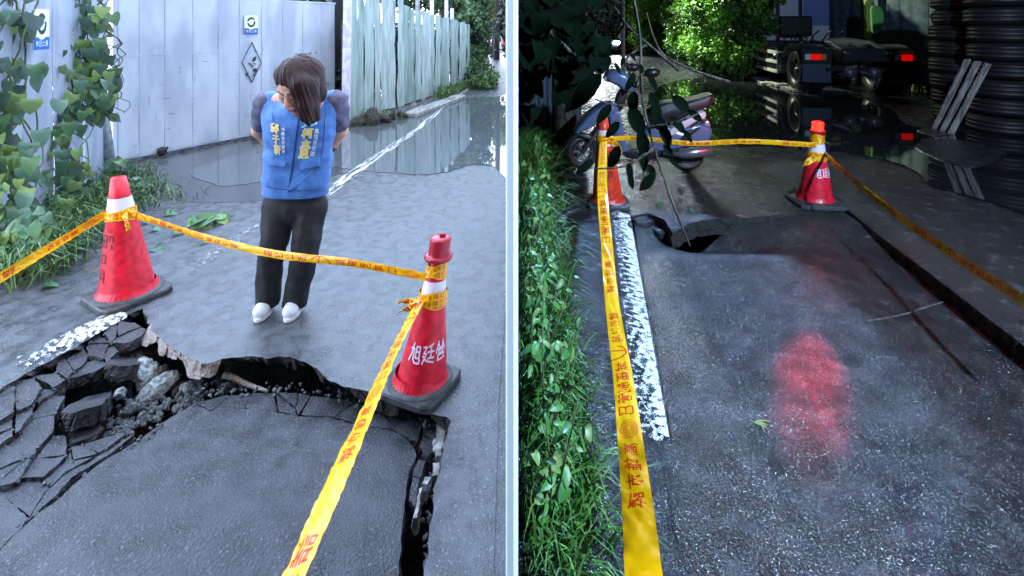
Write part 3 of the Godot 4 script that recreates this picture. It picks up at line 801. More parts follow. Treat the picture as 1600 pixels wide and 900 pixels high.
func gate_and_fence():
	var G0 := P(176, 258); var G1 := P(522, 190)
	var bas := face_frame(G0, G1); var L := G0.distance_to(G1)
	var g := thing("rolling_gate", "long pale blue-white sheet metal rolling gate with scratched panels and small wheels", "gate", G0)
	var xf := Transform3D(bas, Vector3.ZERO)
	var H := 1.98
	var y0 := 0.06
	var cuts := [0.0, 0.05, 0.30, 0.62, 1.0, 1.38, 1.72, 2.1, 2.5, 2.9, 3.3, 3.62]
	var tot: float = cuts[-1]
	for i in cuts.size() - 1:
		var x0: float = cuts[i] / tot * L; var x1: float = cuts[i + 1] / tot * L
		var m := Mb.new()
		var hh := H + (0.0 if i > 0 else 0.0)
		for sec in [[y0, 0.6215], [0.622, 1.2615], [1.262, hh]]:
			var xm := (x0 + x1) / 2; var ym: float = (sec[0] + sec[1]) / 2
			m.smooth(true)
			m.grid(func(u, v):
				var X := lerpf(x0 + 0.003, x1 - 0.003, u); var Y: float = lerpf(sec[0], sec[1], v)
				return Vector3(X, Y, 0.02 + 0.006 * noise.get_noise_2d(X * 160, Y * 160 + i * 50) + 0.002 * sin(u * PI)), 5, 5)
			m.smooth(false)
			m.box(Vector3(xm, ym, 0.0), Vector3(x1 - x0 - 0.006, sec[1] - sec[0], 0.016), 0.0)
		obj("panel", m, M.gate, g, xf)
	for yy in [0.622, 1.262]:
		var se := Mb.new(); se.box(Vector3(L / 2, yy, 0.014), Vector3(L - 0.02, 0.022, 0.018), 0.0); obj("seam", se, M.gate, g, xf)
	for k in cuts.size() - 2:
		var se := Mb.new(); se.box(Vector3(cuts[k + 1] / tot * L, (y0 + H) / 2, 0.012), Vector3(0.012, H - y0, 0.018), 0.0); obj("seam", se, M.gate_seam, g, xf)
	var fr := Mb.new()
	fr.box(Vector3(L / 2, H + 0.012, 0), Vector3(L + 0.04, 0.03, 0.05), 0.005)
	obj("frame", fr, M.gate, g, xf)
	fr = Mb.new(); fr.box(Vector3(L / 2, y0 - 0.01, -0.01), Vector3(L, 0.03, 0.05), 0.004); obj("frame", fr, M.gate, g, xf)
	for wx in [0.16, 0.55, 0.93]:
		var w := Mb.new().smooth(); w.lathe([Vector2(0.02, -0.02), Vector2(0.05, -0.02), Vector2(0.058, 0), Vector2(0.05, 0.02), Vector2(0.02, 0.02)], 18, xf * Transform3D(Basis(Vector3.RIGHT, PI / 2), Vector3(L * wx, 0.058, 0.03)), true, true)
		obj("wheel", w, M.tyre, g)
		var br := Mb.new(); br.box(Vector3(L * wx, 0.09, 0.045), Vector3(0.12, 0.03, 0.035), 0.004); obj("wheel_bracket", br, M.rust, g, xf)
	# scratches, scraped patches and rust runs in the paint, a diamond plate outline and the small sign
	var sc := Mb.new(); var ru := Mb.new()
	for i in 80:
		var X := rf(0.1, L - 0.1); var Y := minf(H - 0.1, 0.15 + absf(rng.randfn()) * 0.55)
		var w := rf(0.008, 0.06) * (1.0 if rng.randf() < 0.6 else 0.3); var h := rf(0.001, 0.0035)
		if rng.randf() < 0.2: h = rf(0.02, 0.09); w = rf(0.0015, 0.003)
		var t := rf(-0.1, 0.1); var mbb: Mb = sc if rng.randf() < 0.75 else ru
		var p := [Vector2(-w, -h * 0.3), Vector2(-w * 0.2, -h), Vector2(w, -h * 0.5), Vector2(w * 0.6, h), Vector2(-w * 0.5, h * 0.7)]
		for k in range(1, 4):
			var q := []
			for e in [0, k, k + 1]: q.append(Vector3(X + p[e].x, Y + p[e].y + p[e].x * t, 0.0315))
			mbb.tri(q[0], q[1], q[2])
	stuff(obj("scratches", sc, M.scratch, g, xf)); stuff(obj("rust_marks", ru, M.rust, g, xf))
	var dx := L * 0.53; var dy := 1.08
	var dm := Mb.new()
	var dv := [Vector2(0, 0.30), Vector2(0.145, 0.0), Vector2(0, -0.28), Vector2(-0.145, 0.02)]
	for i in 4:
		var a: Vector2 = dv[i]; var b: Vector2 = dv[(i + 1) % 4]
		dm.tube([Vector3(dx + a.x, dy + a.y, 0.036), Vector3(dx + b.x, dy + b.y, 0.036)], 0.007 if i != 3 else 0.004, 0.006, 5)
	for i in 14:
		var a := Vector2(rf(-0.08, 0.08), rf(-0.24, 0.05)); var s := rf(0.012, 0.04)
		dm.tri(Vector3(dx + a.x, dy + a.y, 0.0335), Vector3(dx + a.x + s, dy + a.y + s * rf(0.5, 2), 0.0335), Vector3(dx + a.x - s * 0.5, dy + a.y + s * 1.4, 0.0335))
	obj("diamond_mark", dm, M.scratch, g, xf)
	var kb := Mb.new(); kb.box(Vector3(L / 2, 0.09, -0.22), Vector3(L + 0.3, 0.18, 0.12), 0.02)
	tag(obj("yard_kerb", kb, M.black, self, Transform3D(bas, G0)), "low dark kerb just behind the rolling gate's bottom edge", "kerb")
	var sg := thing("small_gate_sign", "small plate with broken black ring and blue foot fixed on the gate", "sign", G0 + bas * Vector3(L * 0.525, 1.63, 0.04))
	ring_sign(sg, Transform3D(bas, Vector3.ZERO), 0.27)
	# grey sheet wall at the near end, with its big sign and the leaning pipe
	var W0 := P(-60, 420); var W1 := P(168, 266)
	var wb := face_frame(W0, W1); var wl := W0.distance_to(W1)
	var wt := thing("sheet_wall", "grey sheet metal wall behind the climbing vines beside the gate", "wall", W0)
	for i in 4:
		var m := Mb.new().smooth()
		m.grid(func(u, v): return Vector3((i + u * 0.985) * wl / 4, v * 2.6, 0.012 * noise.get_noise_2d((i + u) * 90, v * 200)), 5, 8)
		obj("panel", m, M.wall_sheet, wt, Transform3D(wb, Vector3.ZERO))
	for i in 4:
		var m := Mb.new(); m.box(Vector3(i * wl / 4 - 0.01, 1.3, -0.03), Vector3(0.05, 2.6, 0.04), 0.004); obj("post", m, M.steel, wt, Transform3D(wb, Vector3.ZERO))
	var bs := thing("ring_sign", "large pale disc sign with black ring and blue foot half hidden by vines", "sign", Q(64, 46, 4.15))
	ring_sign(bs, Transform3D(face_frame(W0, W1), Vector3.ZERO), 0.33)
	var pp := Mb.new().smooth()
	pp.tube([Q(172, 268, 5.68) * Vector3(1, 0, 1) + Vector3(0, -0.02, 0), Q(163, 200, 5.66), Q(148, 100, 5.62), Q(136, -30, 5.6)], 0.062, 0.058, 14)
	tag(obj("pipe_post", pp, M.steel), "leaning grey steel pipe post at the gate's end beside the vines", "post")
	# black gate post, pinkish panel, then the long fence of pale green sheets
	var bp := Mb.new(); var b0 := P(522, 186)
	bp.box(b0 + Vector3(0, 1.3, 0), Vector3(0.27, 2.66, 0.16), 0.012, Basis(Vector3.BACK, -0.035) * bas)
	tag(obj("gate_post", bp, M.black), "tall black steel post between the pale gate and the green fence", "post")
	var F0 := P(546, 192); var F1 := P(731, 133)
	var fb := face_frame(F0, F1); var fl := F0.distance_to(F1)
	var pk := Mb.new().smooth()
	pk.grid(func(u, v): return fb * Vector3(-0.26 + u * 0.25 + v * 0.06, v * 2.4, 0.02 + 0.016 * absf(sin(u * PI * 2))) + F0, 12, 6)
	tag(obj("pink_sheet", pk, M.pink), "narrow pinkish white metal sheet beside the black post", "panel")
	var ft := thing("sheet_fence", "long weathered pale green fence of upright metal sheets along the puddle", "fence", F0)
	var x := 0.0
	var i := 0
	while x < fl:
		var w := rf(0.20, 0.34)
		var t := x / fl
		var top := lerpf(2.2, 1.66, t) + rf(-0.02, 0.02) + (0.12 if t < 0.3 else 0.0)
		var low := rf(0.0, 0.05)
		var lean := rf(-0.015, 0.05); var push := rf(-0.02, 0.03); var tilt := rf(-0.03, 0.02)
		if i == 6: w = 0.1; push = -0.08
		var m := Mb.new().smooth()
		m.grid(func(u, v):
			var rib: float = 0.016 * smoothstep(0.5, 0.95, absf(cos(u * PI * 2)))
			var e := 0.02 * noise.get_noise_2d(u * 200 + i * 70, v * 300)
			return Vector3(x + u * w + v * lean * (1.0 + t) + e * 0.4, lerpf(low, top + 0.03 * noise.get_noise_2d(u * 300, i * 90), v), push + rib + tilt * v + e), 10, 9)
		obj("fence_sheet", m, M["fence%d" % (rng.randi() % 4)] if i != 6 else M.steel, ft, Transform3D(fb, Vector3.ZERO))
		x += w - (0.012 if rng.randf() < 0.8 else -0.006); i += 1
	var back := Mb.new()
	for yy in [0.45, 1.25]: back.box(Vector3(fl / 2, yy, -0.09), Vector3(fl, 0.06, 0.04), 0.004)
	for k in 8: back.box(Vector3(fl * k / 7.0, 0.85, -0.12), Vector3(0.06, 1.7, 0.05), 0.004)
	obj("rail", back, M.rust, ft, Transform3D(fb, Vector3.ZERO))
	for k in 5:
		var po := Mb.new(); var tt: float = [0.36, 0.56, 0.70, 0.86, 0.93][k]
		var hh: float = [2.25, 2.3, 2.35, 2.3, 2.1][k]
		po.box(Vector3(0, hh / 2, 0), Vector3(0.09, hh, 0.07), 0.006, fb)
		tag(obj("fence_stake", po, M.pink if k > 1 else M.steel, self, Transform3D(Basis(), F0 + fb * Vector3(fl * tt, 0, -0.3))), ["first grey stake standing up behind the green fence", "second grey stake behind the green fence, slightly taller", "pale stake behind the fence, nearest the grey stakes", "pale stake behind the fence under the tree branches", "short pale stake at the far end of the fence"][k], "post", "stakes behind the fence")
	# clods, kerb pieces and litter at the fence foot
	var names := ["dark clod of earth at the fence foot beside the pink sheet", "big dark clod at the fence foot with weeds on it", "flat dark clod by the puddle's edge under the fence", "small dark clod nearest the pale kerb pieces", "brown clod between the weeds and the fence"]
	for k in 5:
		var m := Mb.new(); var s: float = [0.13, 0.17, 0.12, 0.08, 0.1][k]
		rock(m, Vector3.ZERO, Vector3(s * 1.5, s * 0.8, s), k * 1.3 + 0.4)
		tag(put("earth_clod", m.mesh(), M.earth, self, Transform3D(Basis(), P([562, 580, 598, 628, 612][k], [191, 190, 187, 180, 183][k], 0.05))), names[k], "clod", "clods at the fence foot")
	for k in 4:
		var m := Mb.new(); m.box(Vector3.ZERO, Vector3(0.85, 0.09, 0.26), 0.02, fb.rotated(Vector3.UP, rf(-0.08, 0.08)))
		tag(put("kerb_piece", m.mesh(), M.concrete, self, Transform3D(Basis(), P([655, 676, 695, 709][k], [174, 167, 160, 155][k], 0.04))), ["pale kerb piece nearest the clods at the fence foot", "second pale kerb piece along the fence foot", "third pale kerb piece along the fence foot", "farthest pale kerb piece along the fence foot"][k], "kerb", "kerb pieces along the fence")

func day_plants():
	for i in 6: LM.append(leaf_mesh(i < 3, [0.1, 0.5, 0.9][i % 3]))
	TM = [tuft_mesh(9, 0.75, 3), tuft_mesh(9, 0.75, 4)]
	var ms := [M.leaf, M.leaf_blue, M.leaf_dark, M.leaf, M.leaf_lit]
	# climbing vines: stems with heart-shaped leaves
	var vs := [["broad-leaved vine covering the wall beside the large disc sign", [[20, -20, 4.0], [28, 110, 3.9], [36, 230, 3.75], [44, 330, 3.6], [40, 390, 3.5]], 190, 24.0, 0.112, 34],
		["vine hanging over the pipe post in a dense curtain of leaves", [[112, -30, 5.2], [126, 60, 5.15], [136, 120, 5.1], [152, 180, 5.05]], 180, 27.0, 0.108, 0],
		["vine trailing on the wall between the big sign and the pipe post", [[88, 20, 4.9], [100, 90, 4.85], [108, 180, 4.75], [128, 250, 4.6], [136, 300, 4.45]], 90, 15.0, 0.10, 0],
		["loose vine drooping past the pipe post over the gate", [[150, -20, 5.25], [164, 60, 5.25], [172, 120, 5.2], [176, 178, 5.15]], 70, 10.0, 0.10, 0]]
	for vi in vs.size():
		var V: Array = vs[vi]
		var a: Array = V[1]
		var t := thing("climbing_vine", V[0], "vine", Q(a[-1][0], a[-1][1], a[-1][2]))
		var pts := []
		for q in a: pts.append(Q(q[0], q[1], q[2]) - t.position)
		for s in 4:
			var st := Mb.new().smooth(); var pp := []
			for k in 22:
				var u := k / 21.0 * (pts.size() - 1); var j := mini(int(u), pts.size() - 2)
				var w: Vector3 = pts[j].lerp(pts[j + 1], u - j)
				pp.append(w + Vector3(noise.get_noise_2d(k * 20, s * 99 + vi * 300), 0, noise.get_noise_2d(k * 20, s * 99 + 50)) * 0.16 + Vector3(0, 0, -0.03))
			st.tube(pp, 0.008, 0.004, 5)
			obj("stem", st, M.stem, t)
		for k in V[2]:
			var u := rf(0.0, pts.size() - 1.001); var j := int(u)
			var c: Vector3 = pts[j].lerp(pts[j + 1], u - j)
			var d := -(t.position.z + c.z)
			c += Vector3(rng.randfn() * V[3] * d / F, rf(-0.05, 0.05), rf(-0.02, 0.22))
			var lit: Material = ms[rng.randi() % 5] if rng.randf() < 0.8 else M.leaf_lit
			leaf_at(t, c, V[4] * (0.4 + 0.9 * sqrt(rng.randf())), Vector3(0.35, 0.35, 1) + rv(0.55), Vector3(rf(-0.5, 0.5), -1, 0.1), lit)
		for k in 3:
			var s := Mb.new().smooth(); var c: Vector3 = pts[pts.size() / 2] + rv(0.15)
			var pp := []
			for q in 12: pp.append(c + Vector3(sin(q * 0.5 + k) * 0.05 + q * 0.006 * (k - 1), -q * 0.035, 0.12 + cos(q * 0.4) * 0.03))
			s.tube(pp, 0.003, 0.0015, 4); obj("tendril", s, M.leaf_lit, t)
	# weeds and grass along the wall
	var gs := Mb.new()
	for i in 330:
		var t := rng.randf()
		var base := P(lerpf(24, 215, t) + rf(-26, 26) * (1 - t * 0.5), lerpf(440, 292, t) + rf(-34, 12))
		blades(gs, base, 7, rf(0.14, 0.42) * (1.0 - 0.45 * t), 0.0065, 0.5, Vector3(0.25, 0, 0.2))
	for i in 60:
		var base := P(rf(176, 262), rf(276, 318)); blades(gs, base, 6, rf(0.05, 0.14), 0.006, 0.9)
	stuff(tag(obj("grass", gs, M.foliage), "long green roadside grass growing below the vine-covered wall", "grass"))
	var wn := ["broad weed beside the first cone", "leafy weed at the foot of the pipe post", "low weed spreading onto the road behind the first cone", "weed with round leaves under the sheet wall", "pale weed in the long grass below the vine", "weed between grass and road edge near the tape", "tall weed against the sheet wall", "dark weed in the shade of the vine"]
	var wp := [[150, 318], [178, 288], [215, 312], [122, 318], [90, 350], [66, 420], [100, 325], [46, 380]]
	for i in 8:
		var base := P(wp[i][0], wp[i][1])
		var t := thing("weed", wn[i], "weed", base, "weeds along the wall")
		for s in 3:
			var top := Vector3(rf(-0.12, 0.12), rf(0.2, 0.42) * (0.5 if i == 2 else 1.0), rf(-0.05, 0.12)); var sm := Mb.new().smooth()
			sm.tube([Vector3.ZERO, top * 0.5 + rv(0.02), top], 0.005, 0.003, 5); obj("stem", sm, M.stem, t)
			for k in 7:
				var c := top * rf(0.3, 1.05) + rv(0.05)
				leaf_at(t, c, rf(0.05, 0.10), Vector3(0.2, 0.8, 0.6) + rv(0.5), Vector3(rf(-1, 1), -0.3, rf(-0.3, 1)), ms[rng.randi() % 5])
	# leaves and a torn sprig lying on the road
	var fl := [[256, 335, 0.11, "pale green fallen leaf on the road behind the first cone"], [241, 386, 0.10, "flat green fallen leaf right of the first cone's tape"], [236, 358, 0.08, "small dark fallen leaf near the road weeds"], [268, 366, 0.09, "pale fallen leaf below the tape beside the sprig"], [168, 404, 0.07, "curled fallen leaf behind the first cone's base"], [66, 447, 0.09, "dark green fallen leaf at the grass edge"], [228, 345, 0.09, "fallen leaf lying at the edge of the weeds"], [314, 378, 0.06, "tiny fallen leaf beside the worn line"]]
	for L in fl:
		var t := thing("fallen_leaf", L[3], "leaf", P(L[0], L[1], 0.012), "fallen leaves on the road")
		leaf_at(t, Vector3.ZERO, L[2], Vector3(rf(-0.2, 0.2), 1, rf(0.0, 0.3)), Vector3(1, 0, rf(-0.6, 0.6)), ms[rng.randi() % 4], "blade")
	var dl := thing("dead_leaf", "dry brown curled leaf on the wet road by the grass", "leaf", P(133, 417, 0.02))
	leaf_at(dl, Vector3.ZERO, 0.10, Vector3(0.3, 1, 0.4), Vector3(1, 0, 0.1), M.rim, "blade", false)
	var tw := thing("vine_sprig", "torn vine sprig with bright leaves lying on the road beside the woman", "sprig", P(300, 352, 0.012))
	var sp := Mb.new().smooth(); var s0 := P(292, 356, 0.012) - tw.position; var s1 := P(366, 337, 0.012) - tw.position
	sp.tube([s0, s0.lerp(s1, 0.4) + Vector3(0, 0.02, 0.02), s0.lerp(s1, 0.75), s1], 0.006, 0.003, 5); obj("stem", sp, M.stem, tw)
	for k in 12: leaf_at(tw, s0.lerp(s1, k / 13.0) + Vector3(0, 0.03, rf(-0.06, 0.06)), rf(0.09, 0.15), Vector3(rf(-0.4, 0.4), 1, rf(0.2, 0.8)), Vector3(rf(-0.4, 1), 0.0, rf(-0.8, 0.8)), [M.leaf_lit, M.leaf, M.leaf_lit][k % 3])
	# trees past the fence and behind the gate
	var g0 := Color(0.022, 0.06, 0.03); var g1 := Color(0.09, 0.17, 0.065)
	tree("broad_tree", "dark broad tree overhanging the far end of the green fence", P(730, 126) + Vector3(-0.5, 0, -1.0), 4.0, 0.14, [[Vector3(-0.5, 3.3, 0), Vector3(0.95, 1.2, 1.5)], [Vector3(0.5, 1.8, 0.4), Vector3(0.75, 1.5, 1.2)], [Vector3(-1.3, 2.9, -0.5), Vector3(1.2, 0.9, 1.3)], [Vector3(0.4, 0.7, 0.2), Vector3(0.6, 0.7, 0.9)]], 5200, 0.15, g0, g1, "", 0.12)
	tree("bright_tree", "yellow-green tree farther up the road beyond the dark tree", Vector3(-1.0, 0, -27), 4.2, 0.16, [[Vector3(0.1, 3.5, 0), Vector3(1.0, 1.3, 1.5)], [Vector3(-0.8, 2.4, 0), Vector3(1.2, 1.3, 1.4)]], 2600, 0.18, Color(0.07, 0.12, 0.03), Color(0.30, 0.34, 0.06), "", 0.1)
	tree("tall_tree", "tall loose tree behind the green fence mirrored in the puddle", Vector3(-2.7, 0, -19.5), 6.4, 0.17, [[Vector3(-0.1, 5.4, 0), Vector3(0.95, 1.5, 1.0)], [Vector3(-0.6, 4.0, 0.3), Vector3(1.0, 1.2, 1.1)]], 3400, 0.16, g0, Color(0.10, 0.16, 0.05), "", 0.2)
	tree("garden_tree", "green bushy tree showing above the pale rolling gate", Vector3(-6.6, 0, -14.5), 2.6, 0.13, [[Vector3(0.3, 2.35, 0), Vector3(1.5, 0.75, 0.8)], [Vector3(-1.6, 2.2, 0), Vector3(1.2, 0.6, 0.8)]], 1900, 0.17, g0, g1, "", 0.1)
	for k in 4:
		var f0 := P(546, 192); var f1 := P(731, 133)
		crown(thing("fence_shrub", ["dark shrub behind the fence by the black post", "dark shrub behind the fence's near half", "dark shrub behind the fence's far half", "dark shrub behind the fence by the broad tree"][k], "shrub", f0.lerp(f1, 0.1 + 0.27 * k) + Vector3(-0.9, 0, -0.3), "shrubs behind the fence"), "foliage", [[Vector3(0, 0.75, 0), Vector3(0.5, 0.95, 1.3)]], 1500, 0.13, g0 * 0.7, g0 * 1.5)
	crown(thing("roadside_shrub", "low green shrub on the verge at the far end of the fence", "shrub", P(742, 128)), "foliage", [[Vector3(0.0, 0.3, 0), Vector3(0.45, 0.4, 1.2)], [Vector3(0.25, 0.18, 1.1), Vector3(0.45, 0.25, 1.0)]], 1100, 0.11, Color(0.03, 0.08, 0.03), Color(0.12, 0.2, 0.06))
	var gv := Mb.new()
	for i in 110:
		var t := rng.randf(); var b := P(lerpf(690, 752, t) + rf(-4, 4), lerpf(154, 124, t) + rf(-4, 1)); blades(gv, b, 7, rf(0.12, 0.4), 0.012, 0.5)
	for i in 26: blades(gv, P(rf(560, 624), rf(182, 189)), 7, rf(0.08, 0.26), 0.008, 0.5)
	stuff(tag(obj("verge_grass", gv, M.foliage), "grass tufts growing along the fence foot and far verge", "grass"))
	# pole with cross arms, far house, red and white barriers
	var up := thing("utility_pole", "tall dark utility pole with two crossarms beyond the trees", "utility pole", Vector3(-0.75, 0, -25))
	var pm := Mb.new().smooth(); pm.tube([Vector3.ZERO, Vector3(0.05, 4.5, 0), Vector3(0.02, 8.4, 0)], 0.15, 0.10, 12); obj("pole", pm, M.black, up)
	for yy in [7.2, 7.9]:
		var c := Mb.new(); c.box(Vector3(-0.2, yy, 0.1), Vector3(1.9, 0.1, 0.1), 0.01); var ca := obj("crossarm", c, M.black, up)
		for k in 4:
			var ins := Mb.new().smooth(); ins.lathe([Vector2(0.02, 0.05), Vector2(0.05, 0.08), Vector2(0.03, 0.12), Vector2(0.045, 0.16), Vector2(0.0, 0.2)], 8, Transform3D(Basis(), Vector3(-1.0 + k * 0.53, yy, 0.1))); obj("insulator", ins, M.concrete, ca)
	var hs := thing("far_house", "small pale house at the far end of the road past the trees", "house", Vector3(-1.9, 0, -52))
	var wl := Mb.new(); wl.box(Vector3(0, 1.6, 0), Vector3(3.4, 3.2, 3), 0.02); var wo := obj("wall", wl, M.wall_sheet, hs)
	var rfm := Mb.new(); rfm.prism(PackedVector2Array([Vector2(-2, 3.2), Vector2(2, 3.2), Vector2(0, 4.2)]), 3.4, 0.02, Transform3D()); obj("roof", rfm, M.steel, hs)
	for k in 2:
		var wi := Mb.new(); wi.box(Vector3(-0.8 + k * 1.6, 1.9, 1.51), Vector3(0.8, 1.0, 0.05), 0.01); obj("window", wi, M.black, wo)
	for k in 3:
		var b := thing("road_barrier", ["red and white barrier at the road's far end, nearest the trees", "middle red and white barrier at the road's far end", "red and white barrier at the road's far end, nearest the wall"][k], "barrier", Vector3(-1.55 + k * 0.55, 0, -34 - k), "barriers at the far end of the road")
		for r in 4:
			var bm := Mb.new(); bm.box(Vector3(-0.165 + (r % 2) * 0.33 * 0 + (r - 1.5) * 0.115 + 0.165, 0.45, 0), Vector3(0.113, 0.75, 0.28 - 0.04 * (r % 2)), 0.02); obj("block", bm, M.cone if r % 2 == 0 else M.white_band, b)
		var fb := Mb.new(); fb.box(Vector3(0, 0.05, 0), Vector3(0.55, 0.1, 0.42), 0.02); obj("foot", fb, M.rubber, b)

# ------------------------------------------------------------------ cones and tape
func cone(at: Vector3, H: float, rb: float, plate: float, lean: Vector2, yaw: float, label: String, m: Material, fc: Callable, lamp := "", cat_group := ""):
	var t := thing("traffic_cone", label, "traffic cone", at, cat_group)
	var rt := rb * 0.27
	var pb := Mb.new(); var pts := PackedVector3Array(); var pts2 := PackedVector3Array(); var pts3 := PackedVector3Array()
	for i in 32:
		var a := TAU * i / 32.0; var c := Vector2(cos(a), sin(a)); var q := c / pow(pow(absf(c.x), 7) + pow(absf(c.y), 7), 1 / 7.0) * plate * 0.5
		q = q.rotated(yaw)
		pts.append(Vector3(q.x, 0, q.y)); pts2.append(Vector3(q.x, 0.022, q.y)); pts3.append(Vector3(q.x * 0.965, 0.03, q.y * 0.965))
	pb.rings([pts, pts2, pts3], true, true, true)
	obj("base_plate", pb, M.rubber, t)
	var L := Transform3D(Basis(Vector3(1, 0, 0), Vector3(lean.x, 1, lean.y), Vector3(0, 0, 1)), Vector3.ZERO)
	var rr := func(y: float) -> float: return lerpf(rb, rt, (y - 0.04) / (H - 0.04))
	var fl := Mb.new(); var f0 := PackedVector3Array(); var f1 := PackedVector3Array(); var f2 := PackedVector3Array()
	for i in 72:
		var a := TAU * i / 72.0; var out: float = rb * (1.17 if i % 2 == 0 else 1.09)
		f0.append(Vector3(sin(a) * out, 0.034, cos(a) * out)); f1.append(Vector3(sin(a) * rb * 1.04, 0.052, cos(a) * rb * 1.04)); f2.append(Vector3(sin(a) * rb * 0.99, 0.075, cos(a) * rb * 0.99))
	fl.smooth(); fl.rings([f0, f1, f2]); obj("flange", fl, m, t)
	var rg := Mb.new().smooth(); rg.lathe([Vector2(rb * 1.30, 0.028), Vector2(rb * 1.28, 0.036), Vector2(rb * 1.02, 0.042)], 36); obj("rubber_ring", rg, M.rubber, t)
	var seg := func(y0: float, y1: float, name: String, mm: Material, off: float, holed := false):
		var s := Mb.new().smooth(); var pr := []
		for k in 7:
			var y: float = lerpf(y0, y1, k / 6.0); pr.append(Vector2(rr.call(y) + off, y))
		if holed: pr.append(Vector2(rt * 0.8, H + 0.001)); pr.append(Vector2(rt * 0.72, H - 0.04))
		s.lathe(pr, 40, L)
		obj(name, s, mm, t)
	seg.call(0.05, H, "body", m, 0.0, true)
	seg.call(H * 0.665, H * 0.84, "white_band", M.white_band, 0.0022)
	for d in fc.call(rr, L): obj(d[0], d[1], d[2], t)
	if lamp != "":
		var y := H - 0.005
		var lx := Transform3D(L.basis, L * Vector3(0, y, 0))
		var a := Mb.new().smooth(); a.lathe([Vector2(0.0, 0), Vector2(0.060, 0.0), Vector2(0.064, 0.006), Vector2(0.064, 0.018), Vector2(0.05, 0.022)], 28, lx, false, true)
		obj("lamp_rim", a, M.lamp_red, t)
		var b := Mb.new().smooth(); var pr := [Vector2(0.050, 0.02)]
		for k in 8: pr.append(Vector2(0.0465 + 0.002 * (k % 2), 0.026 + k * 0.0085))
		pr.append(Vector2(0.046, 0.094)); pr.append(Vector2(0.03, 0.098))
		b.lathe(pr, 28, lx, false, true)
		obj("lamp_lens", b, M.beacon if lamp == "lit" else M.lamp_red, t)
		var c := Mb.new(); c.box(lx * Vector3(0.005, 0.105, 0), Vector3(0.03, 0.016, 0.012), 0.004); obj("lamp_switch", c, M.lamp_red, t)
	return t
func cone_text(rr: Callable, L: Transform3D, im: Image, y0: float, y1: float, a0: float, a1: float) -> Array:
	var p := Mb.new().smooth()
	p.grid(func(u, v):
		var a := lerpf(a0, a1, u); var y := lerpf(y1, y0, v); var r: float = rr.call(y) + 0.003
		return L * Vector3(sin(a) * r, y, cos(a) * r), 16, 4)
	return ["lettering", p, print_material(im, 0.4)]
func tape_image() -> Image:
	var w := 1400; var h := 96
	var im := Image.create(w, h, false, Image.FORMAT_RGB8); im.fill(Color(0.98, 0.72, 0.02))
	var red := Color(0.80, 0.13, 0.04)
	var x := 20.0
	for g in ["qing", "wu", "jin", "xu"]: glyph(im, g, cell(x, 14, 62, 66), 3.0, red); x += 76
	for k in 22:
		var a := PI * 0.15 + k * PI * 0.075; pen(im, Vector2(x + 70 - cos(a) * 60, 8 + sin(a) * 76), Vector2(x + 70 - cos(a + PI * 0.075) * 60, 8 + sin(a + PI * 0.075) * 76), 4.0, red)
	pen(im, Vector2(x + 66, 84), Vector2(x + 56, 6), 4.0, red)
	x += 160
	for g in ["yu4", "qu", "zhi4", "guan", "ri"]: glyph(im, g, cell(x, 16, 62, 62), 3.0, red); x += 72
	for k in 9:
		for q in 20:
			var a := TAU * q / 20.0; var r := 8.0 + k * 3.6
			if (q + k) % 3: pen(im, Vector2(x + 60 + cos(a) * r * 1.3, 48 + sin(a) * r), Vector2(x + 60 + cos(a + 0.3) * r * 1.3, 48 + sin(a + 0.3) * r), 0.9, red)
	x += 130
	for g in ["gao", "xiong", "shi", "yi"]: glyph(im, g, cell(x, 20, 54, 56), 2.6, red); x += 66
	return im
func ribbon(mb: Mb, ctrl: Array, w0: float, w1: float, ups: Array, u0 := 0.0, wrinkle := 0.0, curl := 0.0):
	var n := 90; var C := []; var U := []; var S := []
	var dist := u0
	for k in n + 1:
		var t := float(k) / n * (ctrl.size() - 1); var j := mini(int(t), ctrl.size() - 2); var f := t - j
		var p: Vector3 = ctrl[j].cubic_interpolate(ctrl[j + 1], ctrl[maxi(j - 1, 0)], ctrl[mini(j + 2, ctrl.size() - 1)], f)
		if k: dist += p.distance_to(C[-1])
		C.append(p); S.append(dist)
		U.append((ups[j] as Vector3).lerp(ups[j + 1], f).normalized())
	var nv := 6
	var g := []
	for k in n + 1:
		var tg: Vector3 = (C[mini(k + 1, n)] - C[maxi(k - 1, 0)]).normalized()
		var up: Vector3 = (U[k] - tg * tg.dot(U[k])).normalized(); var nr := tg.cross(up)
		var w := lerpf(w0, w1, float(k) / n)
		var row := PackedVector3Array()
		for q in nv + 1:
			var a := float(q) / nv - 0.5
			var e := wrinkle * (noise.get_noise_2d(S[k] * 2500 + a * 900, a * 500) + 0.8 * sin(S[k] * 260 + a * 7.0) * absf(noise.get_noise_1d(S[k] * 400)))
			row.append(C[k] + up * w * a * (1.0 - curl * 0.3) + nr * (curl * w * (0.25 - a * a) + e))
		g.append(row)
	mb.smooth()
	for k in n:
		for q in nv:
			var va := float(q) / nv; var vb := float(q + 1) / nv
			mb.quad(g[k][q], g[k + 1][q], g[k + 1][q + 1], g[k][q + 1], Vector2(S[k], va), Vector2(S[k + 1], va), Vector2(S[k + 1], vb), Vector2(S[k], vb))
func wind(mb: Mb, at: Vector3, L: Transform3D, rr: Callable, y0: float, y1: float, sd: float, loose := true):      # crumpled turns of tape round a cone
	mb.smooth()
	for turn in 3:
		var ya := lerpf(y0, y1, turn / 4.0); var yb := lerpf(y0, y1, (turn + 2) / 4.0)
		mb.grid(func(u, v):
			var a: float = u * TAU; var y: float = lerpf(ya, yb, v) + 0.008 * sin(a * 2 + turn * 2 + sd)
			var r: float = rr.call(y) + 0.005 + 0.002 * turn + 0.006 * absf(noise.get_noise_3d(a * 90 + sd * 40, v * 70, turn * 60))
			return at + L * Vector3(sin(a) * r, y, cos(a) * r), 40, 4)
